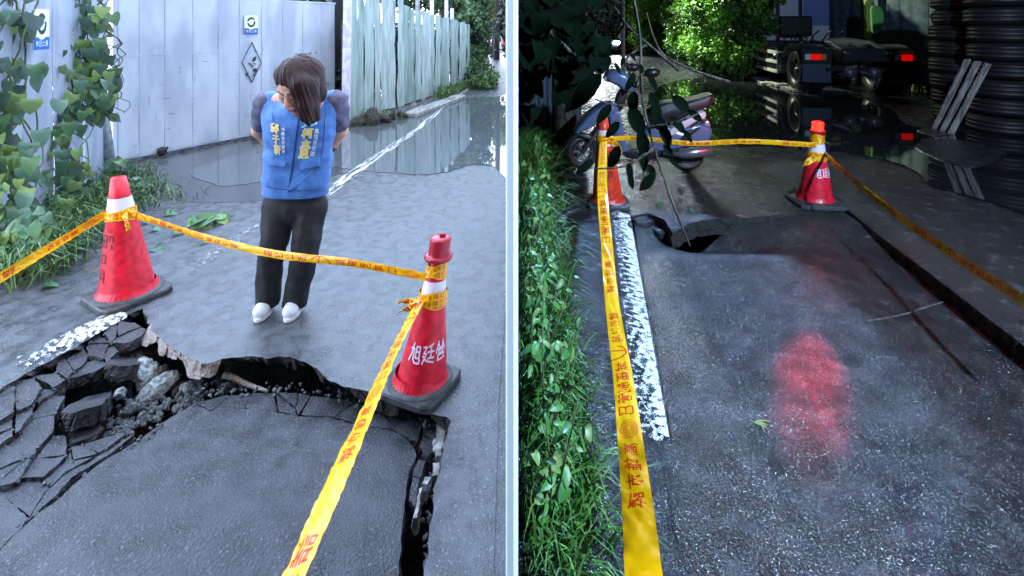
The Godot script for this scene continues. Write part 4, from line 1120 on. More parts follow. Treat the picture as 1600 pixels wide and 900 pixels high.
func tail(mb: Mb, from: Vector3, to: Vector3, w: float, sd: float):
	ribbon(mb, [from, from.lerp(to, 0.5) + Vector3(0.01, 0.01, 0.015), to], w, w * 0.8, [Vector3(1, 0.2, 0.2), Vector3(1, -0.3, 0.4), Vector3(0.8, 0.2, -0.5)], sd, 0.006)
func day_barrier():
	var tm := mat(1, 1, 1, 0.3); tm.albedo_texture = tex(tape_image()); tm.uv1_scale = Vector3(0.72, 1, 1)
	tm.backlight_enabled = true; tm.backlight = Color(0.25, 0.25, 0.25)
	M.tape = tm
	M.beacon = mat(0.9, 0.02, 0.01, 0.3); M.beacon.emission_enabled = true; M.beacon.emission = Color(1.0, 0.12, 0.07); M.beacon.emission_energy_multiplier = 4.5
	var li := Image.create(256, 160, false, Image.FORMAT_RGBA8)
	for k in 3: glyph(li, ["xu", "ting", "ying"][k], cell(8 + k * 84, 30, 74, 96), 4.6, Color(0.93, 0.86, 0.92))
	M.cone_print = li
	var bk := Image.create(128, 400, false, Image.FORMAT_RGBA8); var ink := Color(0.06, 0.02, 0.03)
	for k in 3: glyph(bk, ["ri", "kou", "yue"][k], cell(10, 8 + k * 135, 58, 100), 4.0, ink)
	pen(bk, Vector2(84, 8), Vector2(116, 16), 3, ink); pen(bk, Vector2(116, 16), Vector2(112, 60), 3, ink); pen(bk, Vector2(84, 8), Vector2(88, 50), 3, ink); pen(bk, Vector2(98, 80), Vector2(104, 110), 3, ink)
	M.black_print = bk
	# first cone (by the weeds) and second cone (by the hole)
	var A := P(200, 461); var B := P(657, 602)
	var kA := -A.z / F; var kB := -B.z / F
	var HA := 184 * kA; var HB := 200 * kB
	var leanA := Vector2(-15.0 / 184, 0.0); var leanB := Vector2(28.0 / 200, 0.0)
	cone(A, HA, 37 * kA, 0.37, leanA, 0.55, "red traffic cone with black writing beside the roadside weeds", M.cone, func(rr, L): return [cone_text(rr, L, bk, HA * 0.16, HA * 0.56, -0.75, 0.25)])
	cone(B, HB, 39 * kB, 0.29, leanB, 0.42, "red traffic cone with unlit red lamp at the corner of the sunken slab", M.cone, func(rr, L): return [cone_text(rr, L, li, HB * 0.22, HB * 0.45, -0.75, 1.25)], "off")
	var LA := Transform3D(Basis(Vector3.RIGHT, Vector3(leanA.x, 1, 0), Vector3.BACK), Vector3.ZERO); var LB := Transform3D(Basis(Vector3.RIGHT, Vector3(leanB.x, 1, 0), Vector3.BACK), Vector3.ZERO)
	var ra := func(y: float) -> float: return lerpf(37 * kA, 10 * kA, y / HA)
	var rb := func(y: float) -> float: return lerpf(39 * kB, 10.5 * kB, y / HB)
	var ya := HA * 0.72; var yb := HB * 0.88
	var tA := A + LA * Vector3(0, ya, 0); var tB := B + LB * Vector3(0, yb, 0)
	var kn := Mb.new(); wind(kn, A, LA, ra, HA * 0.655, HA * 0.745, 1.0)
	tail(kn, tA + Vector3(0.055, 0.0, 0.05), tA + Vector3(0.1, -0.09, 0.07), 0.035, 3.0)
	tag(obj("tape_knot", kn, M.tape), "yellow tape wound and knotted round the cone by the weeds", "tape", "tape knots")
	var kb := Mb.new(); wind(kb, B, LB, rb, HB * 0.86, HB * 0.97, 2.0)
	tag(obj("tape_knot", kb, M.tape), "upper yellow tape knot just under the unlit cone lamp", "tape", "tape knots")
	var kc := Mb.new(); wind(kc, B, LB, rb, HB * 0.65, HB * 0.76, 3.0)
	tail(kc, B + LB * Vector3(-0.04, HB * 0.72, 0.06), B + LB * Vector3(-0.15, HB * 0.70, 0.06), 0.03, 1.0)
	tail(kc, B + LB * Vector3(-0.03, HB * 0.70, 0.06), B + LB * Vector3(-0.13, HB * 0.64, 0.07), 0.03, 2.0)
	tag(obj("tape_knot", kc, M.tape), "lower yellow tape knot below the white band of the lamp cone", "tape", "tape knots")
	var UP := Vector3.UP
	var t0 := Mb.new(); ribbon(t0, [tA + Vector3(0.05, 0, 0.03), Q(262, 352, 2.95), Q(330, 374, 2.78), Q(430, 397, 2.58), Q(550, 411, 2.4), tB + Vector3(-0.04, -0.01, 0.02)], 0.05, 0.04, [UP, UP + Vector3(0, 0, 0.3), UP, UP + Vector3(0, 0, -0.2), UP, UP], 0.3, 0.003, 0.35)
	tag(obj("barrier_tape", t0, tm), "yellow tape stretched between the two cones in front of the woman", "tape")
	var t1 := Mb.new(); ribbon(t1, [tA + Vector3(-0.05, 0, 0.03), Q(120, 362, 2.9), Q(60, 398, 2.6), Q(0, 434, 2.4), Q(-90, 488, 2.1)], 0.05, 0.062, [UP, UP, UP + Vector3(0, 0, 0.2), UP, UP], 2.2, 0.004, 0.3)
	tag(obj("barrier_tape", t1, tm), "yellow tape leading from the weed-side cone out over the grass", "tape")
	var t2 := Mb.new(); var sd := Vector3(0.95, 0.45, 0.0)
	ribbon(t2, [B + LB * Vector3(-0.05, HB * 0.7, 0.06), Q(616, 548, 1.86), Q(575, 640, 1.5), Q(528, 745, 1.22), Q(474, 868, 1.04), Q(440, 945, 0.96)], 0.055, 0.07, [sd, Vector3(0.9, 0.6, 0.1), sd, Vector3(1, 0.3, -0.1), sd, sd], 0.25, 0.004, 0.22)
	tag(obj("barrier_tape", t2, tm), "wide yellow tape with red characters running from the lamp cone towards the viewer", "tape")

# ------------------------------------------------------------------ smooth bodies: tapered bones joined by a smooth minimum, meshed as surface nets
class Sdf:
	var b := []      # [from, to - from, 1 / length squared, r0, r1, zs, k]
	var amp := 0.0; var nf := 0.0; var ns := Vector3.ONE
	var no: FastNoiseLite
	var cut := -9.0
	func bone(a: Vector3, c: Vector3, r0: float, r1: float, k := 0.03, zs := 1.0):
		var d := c - a
		b.append([a, d, 1.0 / maxf(d.length_squared(), 1e-9), r0, r1, zs, k])
	func d(p: Vector3) -> float:
		var r := 1e9
		for q in b:
			var w: Vector3 = p - q[0]
			var t := clampf(w.dot(q[1]) * q[2], 0, 1)
			w -= q[1] * t
			w.z /= q[5]
			var e: float = w.length() - lerpf(q[3], q[4], t)
			if r > 1e8: r = e
			else:
				var k: float = q[6]
				var h := maxf(k - absf(r - e), 0.0) / k
				r = minf(r, e) - h * h * k * 0.25
		if amp > 0.0 and r < 0.06 and ns.x < 0.0: r += amp * no.get_noise_2d(atan2(p.x, p.z + 0.035) * nf, p.y * 300.0 + p.length() * 500.0) + amp * 0.6 * no.get_noise_2d(atan2(p.x, p.z + 0.035) * nf * 2.3, p.y * 500.0)
		elif amp > 0.0 and r < 0.06: r += amp * no.get_noise_3d(p.x * nf * ns.x, p.y * nf * ns.y, p.z * nf * ns.z)
		return maxf(r, cut - p.y)
	func front(x: float, y: float, z := 0.6) -> float:      # where a line along z first meets the surface
		while z > -0.4:
			var e := d(Vector3(x, y, z))
			if e < 0.001: return z
			z -= maxf(e * 0.5, 0.001)
		return z
func nets(s: Sdf, lo: Vector3, hi: Vector3, c: float, mb: Mb, xf := Transform3D(), color = null):
	var nx := int((hi.x - lo.x) / c) + 2; var ny := int((hi.y - lo.y) / c) + 2; var nzz := int((hi.z - lo.z) / c) + 2
	var val := PackedFloat32Array(); val.resize(nx * ny * nzz); val.fill(1.0)
	var B := 4
	for bx in range(0, nx, B):
		for by in range(0, ny, B):
			for bz in range(0, nzz, B):
				var m := s.d(lo + Vector3(bx + 1.5, by + 1.5, bz + 1.5) * c)
				var inside := m < 0
				if absf(m) > c * B * 1.9:
					if inside:
						for x in range(bx, mini(bx + B, nx)):
							for y in range(by, mini(by + B, ny)):
								for z in range(bz, mini(bz + B, nzz)): val[(x * ny + y) * nzz + z] = -1.0
					continue
				for x in range(bx, mini(bx + B, nx)):
					for y in range(by, mini(by + B, ny)):
						for z in range(bz, mini(bz + B, nzz)): val[(x * ny + y) * nzz + z] = s.d(lo + Vector3(x, y, z) * c)
	var vert := {}
	var E := [[0, 1], [0, 2], [0, 4], [1, 3], [1, 5], [2, 3], [2, 6], [3, 7], [4, 5], [4, 6], [5, 7], [6, 7]]
	for x in nx - 1:
		for y in ny - 1:
			for z in nzz - 1:
				var i0 := (x * ny + y) * nzz + z
				var f := [val[i0], val[i0 + ny * nzz], val[i0 + nzz], val[i0 + ny * nzz + nzz], val[i0 + 1], val[i0 + ny * nzz + 1], val[i0 + nzz + 1], val[i0 + ny * nzz + nzz + 1]]
				var neg := 0
				for q in f: neg += 1 if q < 0 else 0
				if neg == 0 or neg == 8: continue
				var sum := Vector3.ZERO; var cnt := 0
				for e in E:
					var fa: float = f[e[0]]; var fb: float = f[e[1]]
					if (fa < 0) != (fb < 0):
						var t := fa / (fa - fb)
						var pa := Vector3(e[0] & 1, (e[0] >> 1) & 1, (e[0] >> 2) & 1); var pb := Vector3(e[1] & 1, (e[1] >> 1) & 1, (e[1] >> 2) & 1)
						sum += pa.lerp(pb, t); cnt += 1
				vert[i0] = lo + (Vector3(x, y, z) + sum / cnt) * c
	mb.smooth()
	var sx := ny * nzz; var sy := nzz; var sz := 1
	for i0 in vert:
		var a: float = val[i0]
		for ax in 3:
			var st: int = [sx, sy, sz][ax]; var u: int = [sy, sz, sx][ax]; var w: int = [sz, sx, sy][ax]
			var bb: float = val[i0 + st]
			if (a < 0) == (bb < 0): continue
			if not (vert.has(i0 - u) and vert.has(i0 - w) and vert.has(i0 - u - w)): continue
			var q := [vert[i0], vert[i0 - u], vert[i0 - u - w], vert[i0 - w]]
			if a < 0: q.reverse()
			for k in [0, 1, 2, 0, 2, 3]:
				if color != null: mb.col(color.call(q[k]))
				mb.v(xf * q[k])
	mb.col(Color.WHITE)

func woman():
	var base := P(436, 487)
	var D := -base.z
	var W := func(px: float, py: float, z: float) -> Vector3:
		var d := D - z
		return Vector3((px - CX) / F * d - base.x, CH - (py - HY) / F * d, z)
	var t := thing("person", "person with bob hair in a blue vest and black trousers looking down at the hole", "person", base)
	var hipL: Vector3 = W.call(438, 322, -0.02); var hipR: Vector3 = W.call(486, 322, -0.02)
	var knL: Vector3 = W.call(424, 396, 0.03); var knR: Vector3 = W.call(476, 396, 0.03)
	var anL: Vector3 = W.call(416, 470, 0.0); var anR: Vector3 = W.call(461, 470, 0.0)
	var pel: Vector3 = W.call(462, 300, -0.03); var che: Vector3 = W.call(469, 212, 0.03); var nek: Vector3 = W.call(474, 150, 0.09)
	var shL: Vector3 = W.call(415, 160, 0.02); var shR: Vector3 = W.call(527, 158, 0.02)
	var elL: Vector3 = W.call(405, 204, -0.05); var elR: Vector3 = W.call(532, 204, -0.05)
	var wrL: Vector3 = W.call(442, 248, -0.17); var wrR: Vector3 = W.call(500, 258, -0.17)
	var HS := 1.14
	var face := Vector3(-0.24, -0.50, 0.84).normalized()
	var hy := Vector3(0.02, 1, 0.1); hy = (hy - face * face.dot(hy)).normalized()
	var hb := Basis(hy.cross(face), hy, face)
	var hc: Vector3 = W.call(467, 136, 0.23)
	var hx := Transform3D(hb.scaled_local(Vector3.ONE * HS), hc)
	var skin := mat(1, 1, 1, 0.5); skin.vertex_color_use_as_albedo = true; skin.subsurf_scatter_enabled = true; skin.subsurf_scatter_strength = 0.12
	var body := Mb.new()
	var s := Sdf.new()
	s.bone(pel, che, 0.11, 0.12, 0.06, 0.7); s.bone(che, nek, 0.12, 0.055, 0.06, 0.7); s.bone(nek, hc + hb * Vector3(0, -0.04, -0.03), 0.055, 0.06, 0.03)
	s.bone(shL, shR, 0.05, 0.05, 0.05); s.bone(pel, hipL, 0.1, 0.085, 0.05); s.bone(pel, hipR, 0.1, 0.085, 0.05)
	for L in [[hipL, knL, anL], [hipR, knR, anR]]: s.bone(L[0], L[1], 0.075, 0.05, 0.03); s.bone(L[1], L[2], 0.05, 0.034, 0.03); s.bone(L[2], L[2] + Vector3(0, -0.03, 0.07), 0.034, 0.03, 0.02)
	for A in [[shL, elL, wrL], [shR, elR, wrR]]: s.bone(A[0], A[1], 0.048, 0.040, 0.02); s.bone(A[1], A[2], 0.040, 0.026, 0.02)
	var c_skin := Color(0.62, 0.34, 0.24)
	nets(s, Vector3(-0.3, 0.0, -0.3), Vector3(0.5, 1.36, 0.34), 0.013, body, Transform3D(), func(p): return Color(0.012, 0.012, 0.016) if p.y < 0.9 and p.y > 0.1 and p.z > -0.12 and p.x > -0.1 and p.x < 0.29 else c_skin)
	# hands clasped behind the back
	for A in [[wrL, elL, 1.0], [wrR, elR, -1.0]]:
		var h := Sdf.new(); var dir: Vector3 = (A[0] - A[1]).normalized(); var side := dir.cross(Vector3.BACK).normalized(); var nr := side.cross(dir)
		var pc: Vector3 = A[0] + dir * 0.05
		h.bone(A[0] - dir * 0.02, pc, 0.027, 0.026, 0.02)
		for f in 4:
			var o := side * (f - 1.5) * 0.019; var k0 := pc + o + dir * 0.025; var ln: float = [0.034, 0.04, 0.038, 0.03][f]
			h.bone(pc + o * 0.6, k0, 0.012, 0.0095, 0.012); h.bone(k0, k0 + dir * ln - nr * 0.01, 0.0095, 0.0085, 0.004); h.bone(k0 + dir * ln - nr * 0.01, k0 + dir * ln * 1.4 - nr * 0.03, 0.0085, 0.0075, 0.004)
		var th: Vector3 = A[0] + dir * 0.02 + side * 0.03 * A[2]
		h.bone(A[0] + dir * 0.015, th, 0.014, 0.012, 0.01); h.bone(th, th + dir * 0.045 + side * 0.015 * A[2] - nr * 0.012, 0.011, 0.009, 0.006)
		nets(h, pc - Vector3.ONE * 0.13, pc + Vector3.ONE * 0.13, 0.0045, body, Transform3D(), func(p): return c_skin)
	# head with a face
	var hd := Sdf.new()
	hd.bone(Vector3(0, 0.035, -0.025), Vector3(0, 0.03, 0.012), 0.088, 0.076, 0.02)
	hd.bone(Vector3(0, -0.035, 0.025), Vector3(0, -0.088, 0.058), 0.058, 0.024, 0.03); hd.bone(Vector3(0, -0.06, -0.02), Vector3(0, -0.12, -0.05), 0.055, 0.05, 0.03)
	for e in [-1.0, 1.0]:
		hd.bone(Vector3(0.034 * e, -0.022, 0.052), Vector3(0.03 * e, -0.05, 0.048), 0.030, 0.024, 0.03)
		hd.bone(Vector3(0.014 * e, 0.024, 0.086), Vector3(0.045 * e, 0.026, 0.070), 0.008, 0.007, 0.014)
		hd.bone(Vector3(0.026 * e, 0.002, 0.077), Vector3(0.036 * e, 0.002, 0.074), 0.0115, 0.0105, 0.006)
		hd.bone(Vector3(0.082 * e, 0.015, -0.008), Vector3(0.08 * e, -0.025, -0.002), 0.014, 0.010, 0.01)
		hd.bone(Vector3(0.011 * e, -0.03, 0.094), Vector3(0.011 * e, -0.031, 0.09), 0.0085, 0.008, 0.008)
	hd.bone(Vector3(0, 0.012, 0.084), Vector3(0, -0.026, 0.106), 0.0075, 0.0115, 0.012)
	hd.bone(Vector3(-0.017, -0.058, 0.083), Vector3(0.017, -0.058, 0.083), 0.0075, 0.0075, 0.008); hd.bone(Vector3(-0.013, -0.068, 0.083), Vector3(0.013, -0.068, 0.083), 0.0085, 0.0085, 0.008)
	var c_lip := Color(0.52, 0.20, 0.17); var c_brow := Color(0.10, 0.05, 0.04)
	nets(hd, Vector3(-0.11, -0.17, -0.13), Vector3(0.11, 0.14, 0.13), 0.0042, body, hx, func(p):
		if absf(p.x) < 0.024 and p.y < -0.052 and p.y > -0.077 and p.z > 0.083: return c_lip if absf(p.y + 0.063) > 0.0025 else Color(0.16, 0.04, 0.05)
		if p.z > 0.06 and absf(absf(p.x) - 0.031) < 0.021 and absf(p.y - 0.028 - 0.003 * cos((absf(p.x) - 0.031) * 90)) < 0.0045: return c_brow
		if p.z > 0.06 and absf(absf(p.x) - 0.031) < 0.017 and absf(p.y + 0.004 - 0.004 * cos((absf(p.x) - 0.031) * 90)) < 0.003: return Color(0.03, 0.02, 0.02)
		return c_skin.lerp(Color(0.66, 0.25, 0.20), 0.35 * clampf(1.0 - (Vector2(absf(p.x) - 0.042, p.y + 0.028).length() / 0.028), 0, 1)))
	obj("body", body, skin, t)
	# hair: a bob parted at the side, the heavier half hanging forward over the cheek
	var hr := Sdf.new(); hr.no = noise; hr.amp = 0.0026; hr.nf = 900; hr.ns = Vector3(-1, 0, 0)
	hr.bone(Vector3(0, 0.045, -0.03), Vector3(0, 0.055, -0.01), 0.098, 0.090, 0.02)
	hr.bone(Vector3(0, 0.03, -0.06), Vector3(0, -0.075, -0.06), 0.085, 0.07, 0.03)
	hr.bone(Vector3(-0.068, 0.06, -0.015), Vector3(-0.090, -0.02, -0.022), 0.032, 0.020, 0.03); hr.bone(Vector3(-0.090, -0.02, -0.022), Vector3(-0.082, -0.10, -0.008), 0.022, 0.012, 0.02)
	hr.bone(Vector3(0.0, 0.108, 0.03), Vector3(0.066, 0.062, 0.056), 0.022, 0.032, 0.03); hr.bone(Vector3(0.066, 0.062, 0.056), Vector3(0.076, -0.03, 0.078), 0.032, 0.032, 0.03)
	hr.bone(Vector3(0.076, -0.03, 0.078), Vector3(0.072, -0.12, 0.095), 0.033, 0.014, 0.02); hr.bone(Vector3(0.085, 0.03, 0.02), Vector3(0.085, -0.12, 0.055), 0.036, 0.022, 0.03); hr.bone(Vector3(0.05, 0.05, 0.075), Vector3(0.05, -0.10, 0.10), 0.018, 0.009, 0.02)
	hr.bone(Vector3(-0.01, 0.110, 0.025), Vector3(-0.068, 0.075, 0.02), 0.018, 0.014, 0.02)
	var hm := Mb.new(); nets(hr, Vector3(-0.15, -0.19, -0.17), Vector3(0.15, 0.18, 0.17), 0.0036, hm, hx)
	var hair := mat(0.032, 0.010, 0.008, 0.45); hair.metallic_specular = 0.35
	obj("hair", hm, hair, t)
	# clothes
	var sl := Sdf.new(); sl.no = noise; sl.amp = 0.006; sl.nf = 1500
	for A in [[shL, elL], [shR, elR]]: sl.bone(A[0] + Vector3(0, 0.0, 0), A[0].lerp(A[1], 0.72), 0.062, 0.056, 0.02)
	sl.bone(che.lerp(nek, 0.5), nek, 0.10, 0.062, 0.04, 0.8)
	var slm := Mb.new(); nets(sl, Vector3(-0.3, 0.75, -0.25), Vector3(0.55, 1.32, 0.3), 0.010, slm)
	obj("shirt", slm, mottled(Color(0.09, 0.085, 0.14), Color(0.15, 0.14, 0.21), 0.3, 71, 0.85), t)
	var v := Sdf.new(); v.no = noise; v.amp = 0.007; v.nf = 800; v.ns = Vector3(0.8, 1.5, 0.8)
	var hemL: Vector3 = W.call(446, 299, 0.0); var hemR: Vector3 = W.call(478, 299, 0.0); var cL: Vector3 = W.call(448, 195, 0.035); var cR: Vector3 = W.call(489, 195, 0.035)
	v.bone(hemL, cL, 0.128, 0.120, 0.06, 0.74); v.bone(hemR, cR, 0.128, 0.120, 0.06, 0.74)
	v.bone(cL, shL + Vector3(0.02, 0, 0), 0.10, 0.062, 0.06, 0.9); v.bone(cR, shR - Vector3(0.02, 0, 0), 0.10, 0.062, 0.06, 0.9); v.bone(che, nek, 0.12, 0.075, 0.05, 0.8)
	v.cut = (W.call(460, 308, 0.05) as Vector3).y
	var vm := Mb.new(); nets(v, Vector3(-0.25, 0.55, -0.25), Vector3(0.5, 1.32, 0.32), 0.0095, vm)
	var blue := mottled(Color(0.05, 0.16, 0.46), Color(0.08, 0.22, 0.56), 0.35, 72, 0.65); blue.rim_enabled = true; blue.rim = 0.3
	var vest := obj("vest", vm, blue, t)
	var dk := mat(0.025, 0.06, 0.22, 0.7)
	var onv := func(px: float, py: float, off: float) -> Vector3:      # a point of the vest's front seen at a pixel
		var q: Vector3 = W.call(px, py, 0.14)
		var z: float = v.front(q.x, q.y)
		q = W.call(px, py, z); z = v.front(q.x, q.y)
		return Vector3(q.x, q.y, z + off)
	var zp := Mb.new().smooth(); var zl := []
	for k in 20: zl.append(onv.call(lerpf(468, 451, k / 19.0), lerpf(176, 300, k / 19.0), 0.002))
	zp.tube(zl, 0.0045, 0.0045, 6); obj("zip", zp, dk, vest)
	for sm_ in [[[426, 176], [428, 210], [430, 244]], [[510, 174], [508, 208], [505, 242]], [[414, 292], [440, 296], [466, 298], [490, 296], [510, 291]]]:
		var sb := Mb.new().smooth(); var sp := []
		for k in 17:
			var u: float = k / 16.0 * (sm_.size() - 1); var j := mini(int(u), sm_.size() - 2)
			sp.append(onv.call(lerpf(sm_[j][0], sm_[j + 1][0], u - j), lerpf(sm_[j][1], sm_[j + 1][1], u - j), 0.0))
		sb.tube(sp, 0.0022, 0.0022, 5); obj("seam", sb, dk, vest)
	for pk in [[[417, 246], [447, 252], [446, 260], [418, 256]], [[467, 250], [507, 243], [510, 256], [470, 264]]]:
		var pm := Mb.new().smooth()
		pm.grid(func(u, w):
			var a: Vector2 = Vector2(pk[0][0], pk[0][1]).lerp(Vector2(pk[1][0], pk[1][1]), u); var b2: Vector2 = Vector2(pk[3][0], pk[3][1]).lerp(Vector2(pk[2][0], pk[2][1]), u)
			var m := a.lerp(b2, w); return onv.call(m.x, m.y, 0.003 + 0.008 * w), 8, 4)
		obj("pocket_flap", pm, blue, vest)
	for cp in [[[430, 152], [438, 168], [462, 180], [459, 172], [446, 156]], [[511, 150], [506, 164], [484, 174], [487, 164], [497, 152]]]:
		var cm := Mb.new().smooth(); var ps := []
		for q in cp: ps.append(onv.call(q[0], q[1], 0.016))
		for k in range(1, 4): cm.tri(ps[0], ps[k], ps[k + 1])
		obj("collar", cm, blue, vest)
	var yel := Color(0.96, 0.80, 0.16); var wh := Color(0.93, 0.94, 0.97)
	var words := [[[["qiu", 6, 20, 70, 92], ["yu", 10, 118, 68, 88], ["xuan", 22, 212, 68, 90]], [["gao", 96, 84], ["xiong", 98, 128], ["shi", 100, 172], ["yi", 102, 214], ["yuan", 104, 256]], [[421, 188], [449, 194], [446, 242], [427, 244]]],
		[[["ke", 12, 96, 78, 78], ["zhi", 6, 184, 78, 68], ["en", 2, 254, 76, 58]], [["gao", 100, 100], ["xiong", 98, 140], ["shi", 96, 180], ["shi", 92, 220], ["yi", 86, 258]], [[474, 178], [504, 178], [497, 248], [466, 248]]]]
	for wi in 2:
		var im := Image.create(144, 312, false, Image.FORMAT_RGBA8)
		for g in words[wi][0]: glyph(im, g[0], cell(g[1], g[2], g[3], g[4]), 7.5, wh)
		for g in words[wi][0]: glyph(im, g[0], cell(g[1], g[2], g[3], g[4]), 4.6, yel)
		for g in words[wi][1]: glyph(im, g[0], cell(g[1], g[2], 34, 38), 2.0, wh)
		if wi == 0:
			for y in 34:
				for x in 34:
					if Vector2(x - 17, y - 17).length() < 15: im.set_pixel(x + 98, y + 40, Color(0.80, 0.74, 0.92))
		else:
			for y in 100:
				for x in 130:
					var p := Vector2(x, y)
					if p.distance_to(Vector2(72, 38)) < 23: im.set_pixel(x, y, Color(0.92, 0.9, 0.95) if p.distance_to(Vector2(72, 38)) > 19 else Color(0.84, 0.10, 0.18))
					elif p.distance_to(Vector2(106, 62)) < 10: im.set_pixel(x, y, wh)
					elif absf(p.distance_to(Vector2(74, 42)) - 36) < 7 and y > 62: im.set_pixel(x, y, Color(0.55, 0.85, 0.95))
					elif absf(p.distance_to(Vector2(-10, 40)) - 52) < 6 and y > 14: im.set_pixel(x, y, Color(0.75, 0.85, 0.97))
		var c: Array = words[wi][2]; var pm := Mb.new().smooth()
		pm.grid(func(u, w):
			var a: Vector2 = Vector2(c[0][0], c[0][1]).lerp(Vector2(c[1][0], c[1][1]), u); var b2: Vector2 = Vector2(c[3][0], c[3][1]).lerp(Vector2(c[2][0], c[2][1]), u)
			var m := a.lerp(b2, w); return onv.call(m.x, m.y, 0.0035), 14, 26)
		obj("lettering", pm, print_material(im, 0.6), vest)
	var tr := Sdf.new(); tr.no = noise; tr.amp = 0.009; tr.nf = 1000; tr.ns = Vector3(1, 0.7, 1)
	tr.bone(pel + Vector3(-0.045, 0.03, 0.015), pel + Vector3(0.045, 0.03, 0.015), 0.105, 0.105, 0.04, 0.75); tr.bone(pel, (hipL + hipR) / 2, 0.125, 0.12, 0.05, 0.8)
	for L in [[hipL, knL, anL], [hipR, knR, anR]]:
		tr.bone(pel.lerp(L[0], 0.5), L[0], 0.112, 0.096, 0.03, 0.85); tr.bone(L[0], L[1], 0.092, 0.070, 0.012); tr.bone(L[1], L[2] + Vector3(0, -0.01, -0.01), 0.069, 0.066, 0.006)
	tr.cut = 0.03
	var trm := Mb.new(); nets(tr, Vector3(-0.26, 0.02, -0.22), Vector3(0.42, 0.86, 0.22), 0.010, trm)
	obj("trousers", trm, mottled(Color(0.006, 0.006, 0.008), Color(0.016, 0.016, 0.02), 0.3, 73, 0.7), t)
	var shm := mat(0.70, 0.72, 0.76, 0.5)
	for A in [anL, anR]:
		var so := Sdf.new(); var f := Vector3(A.x, 0.034, 0.0)
		so.bone(f + Vector3(0, 0.0, -0.03), f + Vector3(0, 0.0, 0.07), 0.033, 0.036, 0.03); so.bone(f + Vector3(0, 0.04, -0.02), f + Vector3(0, 0.012, 0.06), 0.032, 0.03, 0.03)
		var sm := Mb.new(); nets(so, f + Vector3(-0.08, -0.06, -0.1), f + Vector3(0.08, 0.1, 0.16), 0.006, sm)
		var shoe := obj("shoe", sm, shm, t)
		var sole := Mb.new(); var ol := PackedVector2Array()
		for k in 24:
			var a := TAU * k / 24.0; ol.append(Vector2(cos(a) * 0.039, sin(a) * 0.085))
		sole.prism(ol, 0.02, 0.004, Transform3D(Basis(Vector3.RIGHT, Vector3.BACK, Vector3.UP), Vector3(A.x, 0.01, 0.03))); obj("sole", sole, M.white_paint, shoe)

# ------------------------------------------------------------------ the road by night
func bulb(parent: Node3D, at: Vector3, r: float, c: Color, energy: float, glow: float, called := "lamp_bulb") -> OmniLight3D:
	var b := Mb.new().smooth(); var pr := []
	for k in 9: pr.append(Vector2(maxf(0.0005, sin(PI * k / 8.0)) * r, -cos(PI * k / 8.0) * r))
	b.lathe(pr, 16, Transform3D(Basis(), at))
	var m := mat(0.9, 0.9, 0.9, 0.4); m.emission_enabled = true; m.emission = c; m.emission_energy_multiplier = glow
	obj(called, b, m, parent)
	var l := OmniLight3D.new(); l.name = called + "_light"; l.position = at; l.light_color = c; l.light_energy = energy; l.light_size = r * 0.8; l.omni_range = 60; l.omni_attenuation = 2; l.shadow_enabled = true
	parent.add_child(l)
	return l
func spot(parent: Node3D, at: Vector3, to: Vector3, c: Color, energy: float, angle: float, size := 0.02) -> SpotLight3D:
	var l := SpotLight3D.new(); l.name = numbered("beam", parent); parent.add_child(l)
	l.position = at; l.light_color = c; l.light_energy = energy; l.spot_angle = angle; l.spot_range = 80; l.spot_attenuation = 2; l.light_size = size; l.shadow_enabled = true
	l.spot_angle_attenuation = 1.0
	l.basis = Basis.looking_at((to - at).normalized(), Vector3.UP)
	return l
const LAMP_NEAR := Vector3(3.2, 3.3, 0.5)
func night_lamps():
	var a := thing("street_lamp", "street lamp standing beside the viewer over the dark road", "street lamp", Vector3(4.9, 0, 1.2))
	var p := Mb.new().smooth(); p.tube([Vector3.ZERO, Vector3(0, 2, 0), Vector3(0, 3.4, 0), Vector3(-0.4, 3.5, -0.2), Vector3(-1.6, 3.5, -0.65)], 0.07, 0.04, 10); obj("pole", p, M.steel, a)
	var h := Mb.new(); h.box(Vector3(-1.7, 3.47, -0.7), Vector3(0.5, 0.08, 0.24), 0.02); obj("lamp_head", h, M.steel, a)
	bulb(a, LAMP_NEAR - a.position + Vector3(0, 0.04, 0), 0.09, Color(0.74, 0.87, 1.0), 34.0, 6.0)
	var b := thing("street_lamp", "street lamp over the hedge beyond the truck", "street lamp", Vector3(4.4, 0, -17.5))
	var q := Mb.new().smooth(); q.tube([Vector3(-0.6, 0, 0), Vector3(-0.6, 5.2, 0), Vector3(-0.3, 5.6, 0), Vector3(0.3, 5.6, 0)], 0.07, 0.04, 10)
	p = q
	obj("pole", p, M.steel, b)
	var h2 := Mb.new(); h2.box(Vector3(0.2, 5.58, 0), Vector3(0.5, 0.08, 0.24), 0.02); obj("lamp_head", h2, M.steel, b)
	var d := thing("hanging_lamp", "floodlight hung from a cable above the sunken lane", "floodlight", Vector3(3.6, 6.2, -8.0))
	var yp := Mb.new().smooth(); yp.tube([Vector3(-2.2, 0.3, 0.2), Vector3(0, 0.16, 0), Vector3(4, 0.2, -0.3), Vector3(9, 0.45, -0.6)], 0.012, 0.012, 6); obj("cable", yp, M.black, d)
	var yh := Mb.new(); yh.box(Vector3(0, 0.1, -0.1), Vector3(0.3, 0.12, 0.16), 0.02); obj("lamp_head", yh, M.steel, d)
	bulb(d, Vector3.ZERO, 0.07, Color(0.80, 0.9, 1.0), 0.5, 10.0)
	spot(d, Vector3.ZERO, Vector3(0.6, 0, -2.9) - d.position, Color(0.62, 0.80, 1.0), 120.0, 10.0, 0.06).spot_angle_attenuation = 0.25
	bulb(b, Vector3(0.25, 5.42, 0), 0.09, Color(0.95, 1.0, 0.90), 6.0, 12.0)
	spot(b, Vector3(0.25, 5.40, 0), Vector3(3.3, 0.5, -0.6), Color(0.95, 1.0, 0.88), 120.0, 58.0, 0.07)

